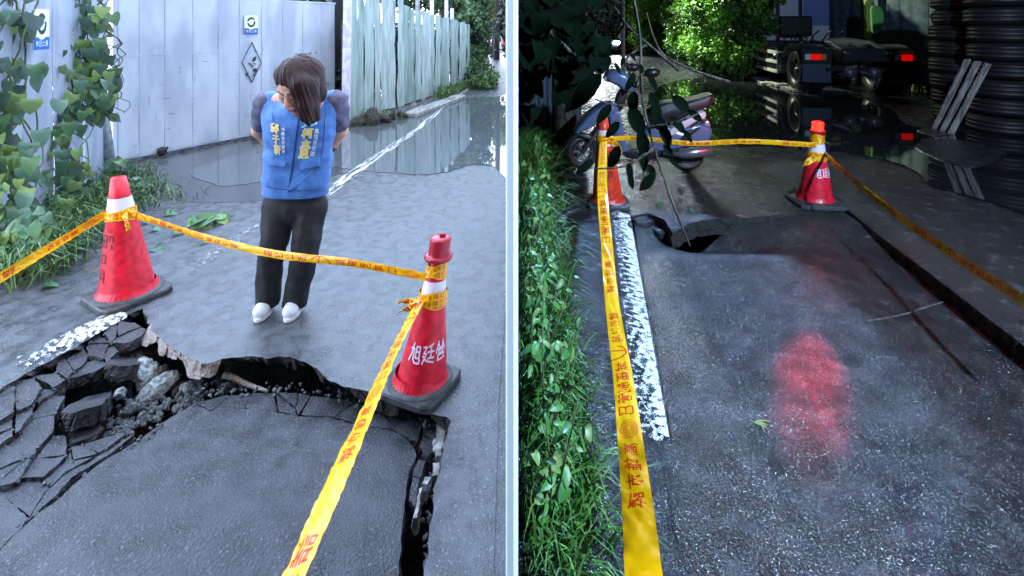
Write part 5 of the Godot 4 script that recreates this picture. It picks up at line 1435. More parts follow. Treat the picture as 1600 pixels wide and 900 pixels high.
func night_ground():
	var rear := [985, 339, 1000, 335, 1012, 333, 1024, 339, 1036, 346, 1044, 357, 1052, 367, 1064, 361, 1078, 356, 1110, 350, 1150, 344, 1200, 338, 1240, 334, 1290, 329, 1322, 326]
	var hole := poly_px(rear + [1380, 372, 1450, 424, 1520, 478, 1577, 522, 1700, 614, 1800, 700])
	hole.append(Vector2(2.2, -1.05)); hole.append(Vector2(0.467, -1.05))
	hole.append_array(poly_px([1050, 692, 1030, 580, 1010, 470, 996, 395]))
	hole = jag(hole, 0.03, 0.004, 4)
	var lip := P2(1090, 352)
	var h := func(x, z): return (noise.get_noise_2d(x * 60, z * 60) - 1.0) * 0.003 + 0.045 * exp(-(pow((x - lip.x) / 0.42, 2) + pow((z - lip.y) / 0.22, 2)))
	var mb := Mb.new()
	var near := PackedVector2Array([Vector2(0, -6.2), Vector2(6, -6.2), Vector2(6, 0.5), Vector2(0, 0.5)])
	mesh_plate(mb, near, func(x, z): return 0.0 if x < 0.05 or x > 5.95 or z < -6.15 else h.call(x, z), 0.0, 0.1, [hole], false)
	struct("night_road", mb, M.night)
	var fr := Mb.new(); rect2(0, -6.2, 0.2, 0.5, -0.0085, fr); rect2(0, -95, 60, -6.2, 0, fr); rect2(6, -6.2, 60, 0.5, 0, fr); rect2(0, 0.5, 60, 8, 0, fr)
	struct("night_road", fr, M.night_far)
	var e := Mb.new()
	for i in hole.size():
		var p := hole[i]; var q := hole[(i + 1) % hole.size()]
		for k in 4:
			var cs := []
			for r in [p, q]:
				for kk in [k, k + 1]:
					var j: float = noise.get_noise_3d(r.x * 2500, r.y * 2500, kk * 30.0) * 0.016 * (1 if kk else 0)
					cs.append(Vector3(r.x + j, h.call(r.x, r.y) - 0.034 * kk, r.y - 0.004 * kk + j))
			e.quad(cs[0], cs[2], cs[3], cs[1])
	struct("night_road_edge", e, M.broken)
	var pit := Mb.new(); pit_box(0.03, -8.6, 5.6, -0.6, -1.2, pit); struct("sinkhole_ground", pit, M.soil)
	# the sagging lane
	var sp := PackedVector2Array()
	for q in [[990, 343, -0.02], [1004, 341, -0.04], [1020, 349, -0.07], [1036, 364, -0.11], [1050, 380, -0.16], [1068, 394, -0.18], [1088, 384, -0.16], [1130, 366, -0.12], [1200, 347, -0.06], [1250, 338, -0.03], [1314, 331, -0.02], [1386, 372, -0.03], [1462, 426, -0.06], [1536, 480, -0.07], [1600, 526, -0.07], [1720, 620, -0.07], [1830, 705, -0.07]]: sp.append(P2(q[0], q[1], q[2]))
	sp.append(Vector2(2.25, -1.05)); sp.append(Vector2(0.44, -1.05))
	sp.append_array(poly_px([1032, 700, 1051, 690, 1032, 580, 1012, 470, 998, 395]))
	var la := P2(985, 340); var lb := P2(1050, 692); var ra := P2(1322, 326); var rb := P2(1577, 522)
	var c := P2(1078, 384, -0.15)
	var sag := func(x, z):
		var p := Vector2(x, z)
		var dl := absf((p - la).dot((lb - la).normalized().orthogonal()))
		var dr := absf((p - ra).dot((rb - ra).normalized().orthogonal()))
		var y := -0.23 * exp(-(pow((x - c.x) / (0.42 if x < c.x else 0.78), 2) + pow((z - c.y - 0.12 * maxf(0.0, x - c.x)) / 0.25, 2))) - 0.05 * exp(-(pow((x - 1.5) / 0.6, 2) + pow((z + 3.0) / 0.8, 2)))
		y *= smoothstep(-0.05, 0.45, dl)
		y -= 0.10 * smoothstep(1.1, 0.0, dr) * smoothstep(-4.7, -3.2, z)
		y -= 0.016 * smoothstep(0.3, 0.0, dl) * smoothstep(-1.9, -2.4, z)
		return y - 0.004 + noise.get_noise_2d(x * 110, z * 110) * 0.003
	var sl := Mb.new(); mesh_plate(sl, jag(sp, 0.03, 0.003, 6), sag, 0.09, 0.085)
	var low := Node3D.new(); low.name = "sagging_road"; low.set_meta("kind", "structure"); add_child(low)
	obj("asphalt_slab", sl, M.night, low)
	for b in [[[990, 340, 1008, 337, 1022, 343, 1010, 350, 996, 349], -0.01], [[1024, 346, 1034, 352, 1042, 366, 1032, 368, 1018, 356], -0.05]]:
		var pg := poly_px(b[0], b[1]); var m := Mb.new(); mesh_plate(m, jag(pg, 0.014, 0.006, 2), plane(centre(pg), b[1], rf(-0.1, 0.2), rf(-0.1, 0.2)), 0.05, 0.06)
		obj("asphalt_piece", m, M.night, low)
	# seams: tarred repair joint and the pale scar over the slab
	var sc := Mb.new()
	for run in [[[1355, 502], [1390, 494], [1420, 484], [1452, 470], [1474, 463]]]:
		for k in run.size() - 1:
			var a := P2(run[k][0], run[k][1], -0.06); var b := P2(run[k + 1][0], run[k + 1][1], -0.06); var w := (b - a).normalized().orthogonal() * 0.006
			var q := []
			for s in [a - w, a + w, b + w, b - w]: q.append(Vector3(s.x, sag.call(s.x, s.y) + 0.012, s.y))
			sc.quad(q[0], q[1], q[2], q[3])
	struct("repair_seam", sc, M.stone_dark)
	# paint
	var wl := print_material(worn_image(220, 900, 65, 0.60, Vector2(0.4, 2.2), func(u, v): return -0.04 + 0.26 * smoothstep(0.1, 0.9, u) - 0.5 * smoothstep(0.99, 1.0, v)), 0.5)
	var L := Mb.new(); var q0 := [[956, 326], [984, 336], [1047, 690], [1000, 690]]
	for i in 10:
		var t0 := i / 10.0; var t1 := (i + 1) / 10.0; var g := []
		for e2 in [[0, 3, t0], [1, 2, t0], [1, 2, t1], [0, 3, t1]]:
			var a := P(q0[e2[0]][0], q0[e2[0]][1], 0.004); var b := P(q0[e2[1]][0], q0[e2[1]][1], 0.004); g.append(a.lerp(b, e2[2]))
		L.quad(g[0], g[1], g[2], g[3], Vector2(0, t0), Vector2(1, t0), Vector2(1, t1), Vector2(0, t1))
	struct("road_line", L, wl)
	# puddles
	var w := Mb.new()
	sheet(w, blob2(poly_px([1050, 128, 1110, 122, 1175, 122, 1205, 136, 1262, 150, 1330, 152, 1392, 172, 1420, 196, 1490, 204, 1560, 214, 1690, 232, 1690, 352, 1577, 326, 1510, 306, 1452, 292, 1430, 268, 1388, 252, 1330, 240, 1262, 236, 1200, 228, 1130, 226, 1070, 216, 1010, 190, 1020, 150]), 7, 0.05, 5), 0.007)
	struct("water", w, M.water)
	var isl := [[1430, 228, 1470, 218, 1530, 226, 1580, 240, 1540, 262, 1490, 258, 1450, 246], [1432, 205, 1462, 200, 1490, 208, 1458, 214]]
	for a in isl:
		var m := Mb.new(); var pg := blob2(poly_px(a), 6, 0.05, 12); mesh_plate(m, pg, func(_x, _z): return 0.016, 0.02, 0.2); struct("road_island", m, M.night_far)

func night_cones():
	var A := P(950, 318); var B := P(1273, 316)
	var kA := -A.z / F; var kB := -B.z / F
	var HA := 138 * kA; var HB := 110 * kB
	cone(A, HA, 24 * kA, 0.37, Vector2(-0.06, 0), 0.1, "orange-red traffic cone in front of the parked scooter at night", M.cone_orange, func(rr, L): return [cone_text(rr, L, M.black_print, HA * 0.30, HA * 0.62, -0.1, 0.9)])
	cone(B, HB, 25 * kB, 0.42, Vector2(0.04, 0), 0.12, "red traffic cone with glowing red warning lamp on top", M.cone, func(rr, L): return [cone_text(rr, L, M.cone_print, HB * 0.34, HB * 0.56, -0.7, 1.1)], "lit")
	var LA := Transform3D(Basis(Vector3.RIGHT, Vector3(-0.06, 1, 0), Vector3.BACK), Vector3.ZERO); var LB := Transform3D(Basis(Vector3.RIGHT, Vector3(0.04, 1, 0), Vector3.BACK), Vector3.ZERO)
	var ra := func(y: float) -> float: return lerpf(24 * kA, 6.5 * kA, y / HA)
	var rb := func(y: float) -> float: return lerpf(25 * kB, 6.8 * kB, y / HB)
	var tA := A + LA * Vector3(0, HA * 0.75, 0.06); var tB := B + LB * Vector3(0, HB * 0.86, 0.05)
	var ka := Mb.new(); wind(ka, A, LA, ra, HA * 0.70, HA * 0.78, 4.0); tail(ka, tA + Vector3(0.05, 0, 0.02), tA + Vector3(0.13, -0.13, 0.04), 0.05, 1.0)
	tag(obj("tape_knot", ka, M.tape), "yellow tape wound round the cone in front of the scooter", "tape", "tape knots at night")
	var kb := Mb.new(); wind(kb, B, LB, rb, HB * 0.62, HB * 0.72, 5.0); tail(kb, tB + Vector3(-0.05, -0.1, 0.03), tB + Vector3(-0.2, -0.19, 0.06), 0.06, 1.0)
	tag(obj("tape_knot", kb, M.tape), "lower yellow tape turns below the glowing lamp cone's white band", "tape", "tape knots at night")
	var kc := Mb.new(); wind(kc, B, LB, rb, HB * 0.85, HB * 0.97, 6.0)
	tag(obj("tape_knot", kc, M.tape), "upper yellow tape turns just under the glowing red lamp", "tape", "tape knots at night")
	var UP := Vector3.UP; var sd := Vector3(1, 0.15, 0)
	var t1 := Mb.new(); ribbon(t1, [tA + Vector3(-0.02, -0.02, 0.02), Q(941, 290, 3.3), Q(948, 380, 2.8), Q(956, 470, 2.35), Q(972, 580, 1.72), Q(985, 690, 1.32), Q(996, 790, 1.08), Q(1004, 880, 0.93), Q(1010, 960, 0.84)], 0.065, 0.07, [sd, sd, sd, sd, sd, sd, sd, sd, sd], 0.4, 0.004, 0.15)
	tag(obj("barrier_tape", t1, M.tape), "crumpled yellow tape running beside the white line towards the viewer at night", "tape")
	var t2 := Mb.new(); ribbon(t2, [tA + Vector3(0.03, 0, 0), Q(1000, 216, 4.62), Q(1080, 224, 4.64), Q(1170, 221, 4.66), tB + Vector3(-0.03, -0.02, 0)], 0.05, 0.05, [UP, UP + Vector3(0, 0, 0.5), UP, UP, UP], 1.2, 0.003, 0.3)
	tag(obj("barrier_tape", t2, M.tape), "yellow tape stretched across the dark road before the scooter", "tape")
	var t3 := Mb.new(); ribbon(t3, [tB + Vector3(0.03, -0.09, 0.02), Q(1316, 266, 4.2), Q(1390, 327, 3.6), Q(1480, 392, 3.0), Q(1577, 456, 2.5), Q(1690, 528, 2.1)], 0.055, 0.07, [UP, UP, UP + Vector3(0, 0, 0.4), UP, UP, UP], 0.1, 0.006, 0.3)
	tag(obj("barrier_tape", t3, M.tape), "twisted yellow tape sloping from the glowing lamp cone past the road ledge", "tape")
	var top := B + LB * Vector3(0, HB + 0.045, 0)
	var holder := Node3D.new(); holder.name = "beacon_lamp"
	var cn: Node3D = get_node("traffic_cone_003"); cn.add_child(holder)
	var l := OmniLight3D.new(); l.name = "beacon_light"; l.position = top - B; l.light_color = Color(1, 0.06, 0.03); l.light_energy = 0.5; l.light_size = 0.03; l.omni_range = 60; l.omni_attenuation = 2; l.shadow_enabled = true
	cn.add_child(l)
	spot(cn, top - B, P(1268, 585, -0.03) - B, Color(1, 0.03, 0.08), 9.0, 3.7, 0.01)
	spot(cn, top - B, P(1280, 425, -0.03) - B, Color(1, 0.03, 0.08), 1.0, 6.0, 0.01)

func tyre_shape(R: float, r: float, w: float) -> Mb:
	var m := Mb.new().smooth(); var pr := []
	pr.append(Vector2(r, -w * 0.36)); pr.append(Vector2(r * 1.08, -w * 0.42)); pr.append(Vector2(lerpf(r, R, 0.55), -w * 0.5)); pr.append(Vector2(R * 0.90, -w * 0.46)); pr.append(Vector2(R * 0.965, -w * 0.38)); pr.append(Vector2(R * 0.985, -w * 0.33))
	for k in 3:
		var y := lerpf(-0.24, 0.24, k / 2.0) * w
		pr.append(Vector2(R, y - w * 0.09)); pr.append(Vector2(R, y + w * 0.09))
		if k < 2: pr.append(Vector2(R * 0.978, y + w * 0.10)); pr.append(Vector2(R * 0.978, y + w * 0.14))
	pr.append(Vector2(R * 0.985, w * 0.33)); pr.append(Vector2(R * 0.965, w * 0.38)); pr.append(Vector2(R * 0.90, w * 0.46)); pr.append(Vector2(lerpf(r, R, 0.55), w * 0.5)); pr.append(Vector2(r * 1.08, w * 0.42)); pr.append(Vector2(r, w * 0.36)); pr.append(Vector2(r, -w * 0.36))
	m.lathe(pr, 40)
	return m
func wheel(parent: Node3D, at: Vector3, R: float, w: float, rim_m: Material, spokes := 5) -> Node3D:      # axis along x
	var o := Node3D.new(); o.name = numbered("wheel", parent); o.position = at; parent.add_child(o)
	var X := Transform3D(Basis(Vector3.BACK, PI / 2), Vector3.ZERO)
	obj("tyre", tyre_shape(R, R * 0.62, w), M.tyre, o, X)
	var rm := Mb.new().smooth()
	rm.lathe([Vector2(R * 0.62, -w * 0.4), Vector2(R * 0.57, -w * 0.36), Vector2(R * 0.54, -w * 0.1), Vector2(R * 0.54, w * 0.1), Vector2(R * 0.57, w * 0.36), Vector2(R * 0.62, w * 0.4)], 32, X)
	rm.lathe([Vector2(0.001, -w * 0.36), Vector2(R * 0.14, -w * 0.34), Vector2(R * 0.16, 0), Vector2(R * 0.14, w * 0.34), Vector2(0.001, w * 0.36)], 16, X)
	rm.smooth(false)
	for k in spokes:
		var a := TAU * k / spokes
		rm.box(Vector3(0, sin(a), cos(a)) * R * 0.34, Vector3(w * 0.3, R * 0.09, R * 0.5), 0.004, Basis(Vector3.RIGHT, -a))
	obj("rim", rm, rim_m, o)
	return o
func sm_poly(a: Array, ox: float, oy: float, sc: float, sub := 4) -> PackedVector2Array:
	var p := PackedVector2Array(); var r := PackedVector2Array()
	for i in range(0, a.size(), 2): p.append(Vector2((a[i] - ox) * sc, (oy - a[i + 1]) * sc))
	var m := p.size()
	for i in m:
		for k in sub: r.append(p[i].cubic_interpolate(p[(i + 1) % m], p[(i - 1 + m) % m], p[(i + 2) % m], float(k) / sub))
	return r
func scooter():
	# traced from an enlargement of 3.75 per pixel whose corner is (870, 90)
	var base := P(992, 264)
	var sc := -base.z / F / 3.75
	var ox := (992 - 870) * 3.75; var oy := (264 - 90) * 3.75
	var t := thing("parked_scooter", "parked blue-grey motor scooter with black seat behind the orange cone", "scooter", base, "", -0.06)
	var blue := mat(0.11, 0.16, 0.30, 0.22, 0.1); blue.clearcoat_enabled = true; blue.clearcoat = 0.6; blue.clearcoat_roughness = 0.1
	var white := mat(0.62, 0.62, 0.68, 0.28); var blk := mat(0.012, 0.012, 0.016, 0.35); var seat := mat(0.010, 0.011, 0.02, 0.5); var alu := mat(0.35, 0.37, 0.42, 0.3, 0.8)
	var I := Transform3D()
	var pr := func(name: String, a: Array, w: float, bev: float, m: Material, z := 0.0, parent: Node = t):
		var b := Mb.new().smooth(); b.prism(sm_poly(a, ox, oy, sc), w, bev, Transform3D(Basis(), Vector3(0, 0, z))); return obj(name, b, m, parent)
	var R := 99 * sc
	var wx := func(x: float) -> float: return (x - ox) * sc
	var wf: Node3D = wheel(t, Vector3(wx.call(150), R, 0), R, 0.12, alu, 6); wf.rotation.y = PI / 2 + 0.25
	var wr: Node3D = wheel(t, Vector3(wx.call(750), R, 0), R, 0.13, alu, 5); wr.rotation.y = PI / 2
	pr.call("front_shield", [96, 440, 128, 385, 185, 322, 250, 275, 318, 254, 350, 268, 352, 310, 300, 338, 235, 376, 160, 418], 0.34, 0.09, blue)
	pr.call("front_fender", [40, 520, 70, 470, 120, 442, 190, 446, 225, 480, 215, 492, 160, 468, 110, 470, 70, 500], 0.15, 0.03, blk)
	pr.call("leg_shield", [300, 300, 348, 290, 372, 360, 392, 470, 420, 540, 392, 556, 350, 520, 318, 430, 296, 360], 0.36, 0.05, blue)
	pr.call("handlebar_cover", [282, 116, 296, 84, 342, 70, 398, 86, 436, 122, 448, 170, 426, 202, 392, 196, 350, 160, 306, 140], 0.30, 0.07, blue)
	pr.call("steering_column", [372, 188, 412, 196, 380, 300, 332, 320, 340, 260], 0.14, 0.03, blk)
	pr.call("floorboard", [380, 520, 560, 512, 590, 540, 560, 572, 430, 574, 380, 556], 0.36, 0.03, blk)
	pr.call("body_panel", [478, 470, 520, 396, 600, 380, 700, 398, 800, 372, 866, 384, 882, 430, 850, 474, 760, 496, 640, 520, 560, 532, 500, 522], 0.34, 0.06, blue)
	pr.call("tail_panel", [588, 446, 646, 392, 738, 326, 826, 296, 838, 330, 760, 372, 690, 408, 650, 436], 0.39, 0.05, white)
	pr.call("panel_stripe", [690, 470, 730, 410, 790, 386, 806, 392, 760, 430, 724, 474], 0.352, 0.01, blk)
	pr.call("vent", [748, 372, 806, 336, 812, 344, 760, 376], 0.396, 0.008, blk)
	pr.call("seat", [520, 322, 560, 280, 636, 252, 740, 244, 836, 220, 886, 206, 892, 222, 876, 256, 840, 284, 790, 306, 704, 348, 628, 362, 548, 356], 0.29, 0.06, seat)
	pr.call("grab_rail", [838, 240, 884, 206, 898, 214, 884, 262, 852, 284], 0.22, 0.02, blk)
	pr.call("tail_lamp", [836, 362, 868, 352, 884, 430, 866, 444, 846, 400], 0.2, 0.03, alu)
	pr.call("rear_fender", [830, 440, 868, 436, 872, 520, 842, 560, 850, 500], 0.16, 0.02, blk)
	pr.call("engine", [560, 520, 700, 500, 800, 540, 800, 586, 720, 590, 620, 576, 560, 560], 0.22, 0.04, blk)
	var ex := Mb.new().smooth(); ex.tube([Vector3(wx.call(600), 0.22, 0.16), Vector3(wx.call(680), 0.22, 0.2), Vector3(wx.call(700), 0.23, 0.21), Vector3(wx.call(860), 0.27, 0.22)], 0.03, 0.05, 12, true, [0.02, 0.03, 0.055, 0.06]); obj("exhaust", ex, alu, t)
	for s in [-1.0, 1.0]:
		var f := Mb.new().smooth(); f.tube([Vector3(wx.call(330), (oy - 290) * sc, 0.08 * s), Vector3(wx.call(150), R, 0.085 * s)], 0.022, 0.018, 8); obj("fork", f, alu, t)
		var g := Mb.new().smooth(); g.tube([Vector3(wx.call(400), (oy - 150) * sc, 0.1 * s), Vector3(wx.call(440), (oy - 150) * sc, 0.36 * s)], 0.016, 0.018, 8); obj("grip", g, blk, t)
		var mi := Mb.new().smooth(); var mc := Vector3(wx.call(518 if s > 0 else 480), (oy - 72) * sc, 0.36 * s)
		mi.tube([Vector3(wx.call(438), (oy - 150) * sc, 0.26 * s), Vector3(wx.call(450), (oy - 100) * sc, 0.30 * s), mc], 0.009, 0.007, 6); var mo := obj("mirror", mi, blk, t)
		var mh := Mb.new().smooth(); var ring := []
		for k in 9: ring.append(Vector2(maxf(0.001, sin(PI * k / 8.0)), -cos(PI * k / 8.0)))
		mh.lathe(ring, 20, Transform3D(Basis(Vector3(0.085, 0.012, 0), Vector3(0, 0, 0.05), Vector3(-0.01, 0.052, 0)), mc)); obj("mirror_housing", mh, blk, mo)
	var ph := Mb.new(); ph.box(Vector3(wx.call(416), (oy - 46) * sc, 0.05), Vector3(0.085, 0.05, 0.04), 0.012, Basis(Vector3.BACK, -0.5)); ph.box(Vector3(wx.call(398), (oy - 30) * sc, 0.05), Vector3(0.03, 0.05, 0.03), 0.01); ph.smooth(); ph.tube([Vector3(wx.call(436), (oy - 140) * sc, 0.04), Vector3(wx.call(418), (oy - 60) * sc, 0.05)], 0.008, 0.008, 6); obj("phone_holder", ph, blk, t)
	var hl := Mb.new().smooth(); hl.prism(sm_poly([272, 122, 296, 92, 318, 92, 318, 134, 292, 138], ox, oy, sc), 0.2, 0.03, I); obj("headlight", hl, white, t)
	var ks := Mb.new().smooth(); ks.tube([Vector3(wx.call(560), 0.2, 0.12), Vector3(wx.call(480), 0.0, 0.22)], 0.012, 0.010, 6); obj("kickstand", ks, alu, t)
	var sg := Mb.new().smooth(); sg.prism(sm_poly([296, 408, 306, 398, 320, 402, 322, 414, 306, 420], ox, oy, sc), 0.38, 0.01, I); obj("indicator", sg, M.cone_orange, t)

func truck():
	var base := Vector3(8.15, 0, -12.55)
	var t := thing("tractor_truck", "dark tractor truck without trailer seen from behind, white cab and red tail lights", "truck", base, "", -0.17)
	var dk := mat(0.012, 0.014, 0.022, 0.32); var met := mat(0.10, 0.11, 0.13, 0.4, 0.5); var pale := mat(0.45, 0.44, 0.40, 0.5); var cab := mat(0.46, 0.44, 0.56, 0.35); var flap := mat(0.03, 0.045, 0.085, 0.4)
	var Rw := 0.52
	for s in [-1.0, 1.0]:
		wheel(t, Vector3(1.02 * s, Rw, 0), Rw, 0.29, met, 8); wheel(t, Vector3(0.70 * s, Rw, 0), Rw, 0.27, met, 8)
		wheel(t, Vector3(1.02 * s, Rw, -3.6), Rw, 0.29, met, 8)
		var g := Mb.new().smooth(); var arc := PackedVector2Array()
		for k in 13: arc.append(Vector2(cos(PI * k / 12.0) * 0.72, 0.52 + sin(PI * k / 12.0) * 0.66))
		for k in 13: arc.append(Vector2(-cos(PI * k / 12.0) * 0.67, 0.52 + sin(PI * k / 12.0) * 0.61))
		g.prism(arc, 0.68, 0.01, Transform3D(Basis(Vector3.BACK, Vector3.UP, Vector3.LEFT), Vector3(0.9 * s, 0, 0))); obj("mudguard", g, dk, t)
		var rb := Mb.new(); rb.box(Vector3(0.92 * s, 0.92, 0.76), Vector3(0.66, 0.36, 0.06), 0.02); obj("lamp_panel", rb, dk, t)
		var fl := Mb.new(); fl.box(Vector3(0.92 * s, 0.52, 0.765), Vector3(0.62, 0.44, 0.02), 0.006); obj("mudflap", fl, flap, t)
		var lens := [[0.0, 0.22, M.tail_red], [-0.18 , 0.12, mat(0.5, 0.5, 0.55, 0.3)], [0.17, 0.10, mat(0.5, 0.16, 0.03, 0.3)]]
		for q in lens:
			var lb := Mb.new(); lb.box(Vector3(0.95 * s + q[0], 0.90, 0.80), Vector3(q[1], 0.14, 0.04), 0.01); obj("tail_light", lb, q[2], t)
		if s > 0:
			var pl := Mb.new(); pl.box(Vector3(0.93, 1.03, 0.795), Vector3(0.3, 0.08, 0.02), 0.004); obj("plate", pl, pale, t)
		var rl := Mb.new(); rl.box(Vector3(0.42 * s, 0.95, -1.8), Vector3(0.09, 0.28, 5.6), 0.01); obj("chassis_rail", rl, dk, t)
		var tk := Mb.new().smooth(); tk.tube([Vector3(0.95 * s, 0.62, -2.75), Vector3(0.95 * s, 0.62, -1.35)], 0.3, 0.3, 20); obj("fuel_tank", tk, met, t)
		var ms := Mb.new().smooth(); ms.box(Vector3(1.42 * s, 2.1, -5.0), Vector3(0.2, 0.5, 0.1), 0.03); ms.tube([Vector3(1.2 * s, 2.3, -5.0), Vector3(1.42 * s, 2.25, -5.0)], 0.02, 0.02, 6); obj("mirror", ms, dk, t)
	for k in 3:
		var sl := Mb.new(); sl.box(Vector3(-1.28, 0.42 + k * 0.25, -1.75), Vector3(0.03, 0.09, 1.9), 0.006); obj("side_slat", sl, pale, t)
	for k in 3:
		var up := Mb.new(); up.box(Vector3(-1.25, 0.68, -2.6 + k * 0.85), Vector3(0.03, 0.66, 0.05), 0.005); obj("slat_post", up, met, t)
	var cm := Mb.new(); cm.box(Vector3(0, 0.96, 1.0), Vector3(1.0, 0.3, 0.09), 0.02); cm.box(Vector3(0, 0.62, 0.85), Vector3(1.5, 0.07, 0.07), 0.01); obj("rear_crossmember", cm, dk, t)
	var fw := Mb.new().smooth(); var pg := PackedVector2Array()
	for k in 28:
		var a := TAU * k / 28.0; var q := Vector2(cos(a) * 0.46, sin(a) * 0.46)
		if absf(q.x) < 0.09 and q.y > 0: q.y = 0.12
		pg.append(q)
	fw.prism(pg, 0.07, 0.012, Transform3D(Basis(Vector3.RIGHT, PI / 2 + 0.18), Vector3(0, 1.22, 0.1))); obj("fifth_wheel", fw, met, t)
	for s in [-1.0, 1.0]:
		var rp := Mb.new(); rp.box(Vector3(0.42 * s, 1.12, 0.72), Vector3(0.12, 0.06, 0.9), 0.01, Basis(Vector3.RIGHT, 0.28)); obj("ramp", rp, met, t)
	var ax := Mb.new().smooth(); ax.tube([Vector3(-0.9, 0.52, 0), Vector3(-0.2, 0.5, 0), Vector3(0.2, 0.5, 0), Vector3(0.9, 0.52, 0)], 0.1, 0.1, 12, true, [0.08, 0.14, 0.14, 0.08]); obj("axle", ax, dk, t)
	for k in 2:
		var ar := Mb.new().smooth(); ar.tube([Vector3(0.25 - k * 0.5, 0.55, 0.5), Vector3(0.25 - k * 0.5, 0.55, 0.95)], 0.13, 0.13, 16); obj("air_tank", ar, met, t)
	var cb := Mb.new(); cb.box(Vector3(0, 1.95, -4.7), Vector3(2.45, 2.2, 2.0), 0.08); obj("cab", cb, cab, t)
	var bm := Mb.new(); bm.box(Vector3(0, 1.0, -4.6), Vector3(2.4, 0.35, 2.2), 0.04); obj("cab_base", bm, dk, t)
	var wn := Mb.new(); wn.box(Vector3(-0.72, 2.35, -3.69), Vector3(0.5, 0.85, 0.04), 0.02); obj("rear_window", wn, mat(0.008, 0.008, 0.01, 0.06), t)
	var w2 := Mb.new(); w2.box(Vector3(0.78, 2.2, -3.69), Vector3(0.75, 1.1, 0.04), 0.02); obj("side_panel", w2, mat(0.13, 0.19, 0.46, 0.25), t)
	for x in [-0.36, 0.3, 1.2]:
		var b := Mb.new(); b.box(Vector3(x, 2.0, -3.64), Vector3(0.09, 2.0, 0.09), 0.01); obj("cab_bar", b, dk, t)
	var st := Mb.new(); st.box(Vector3(0.0, 1.62, -3.4), Vector3(0.95, 0.62, 0.5), 0.05); obj("air_cleaner", st, dk, t)
	var hs := Mb.new().smooth()
	for k in 3:
		var pp := []
		for q in 14: pp.append(Vector3(-0.3 + k * 0.3 + sin(q * 0.9) * 0.06, 1.5 - 0.35 * sin(PI * q / 13.0), lerpf(-3.4, -0.6, q / 13.0)))
		hs.tube(pp, 0.022, 0.022, 6)
	obj("air_hose", hs, dk, t)

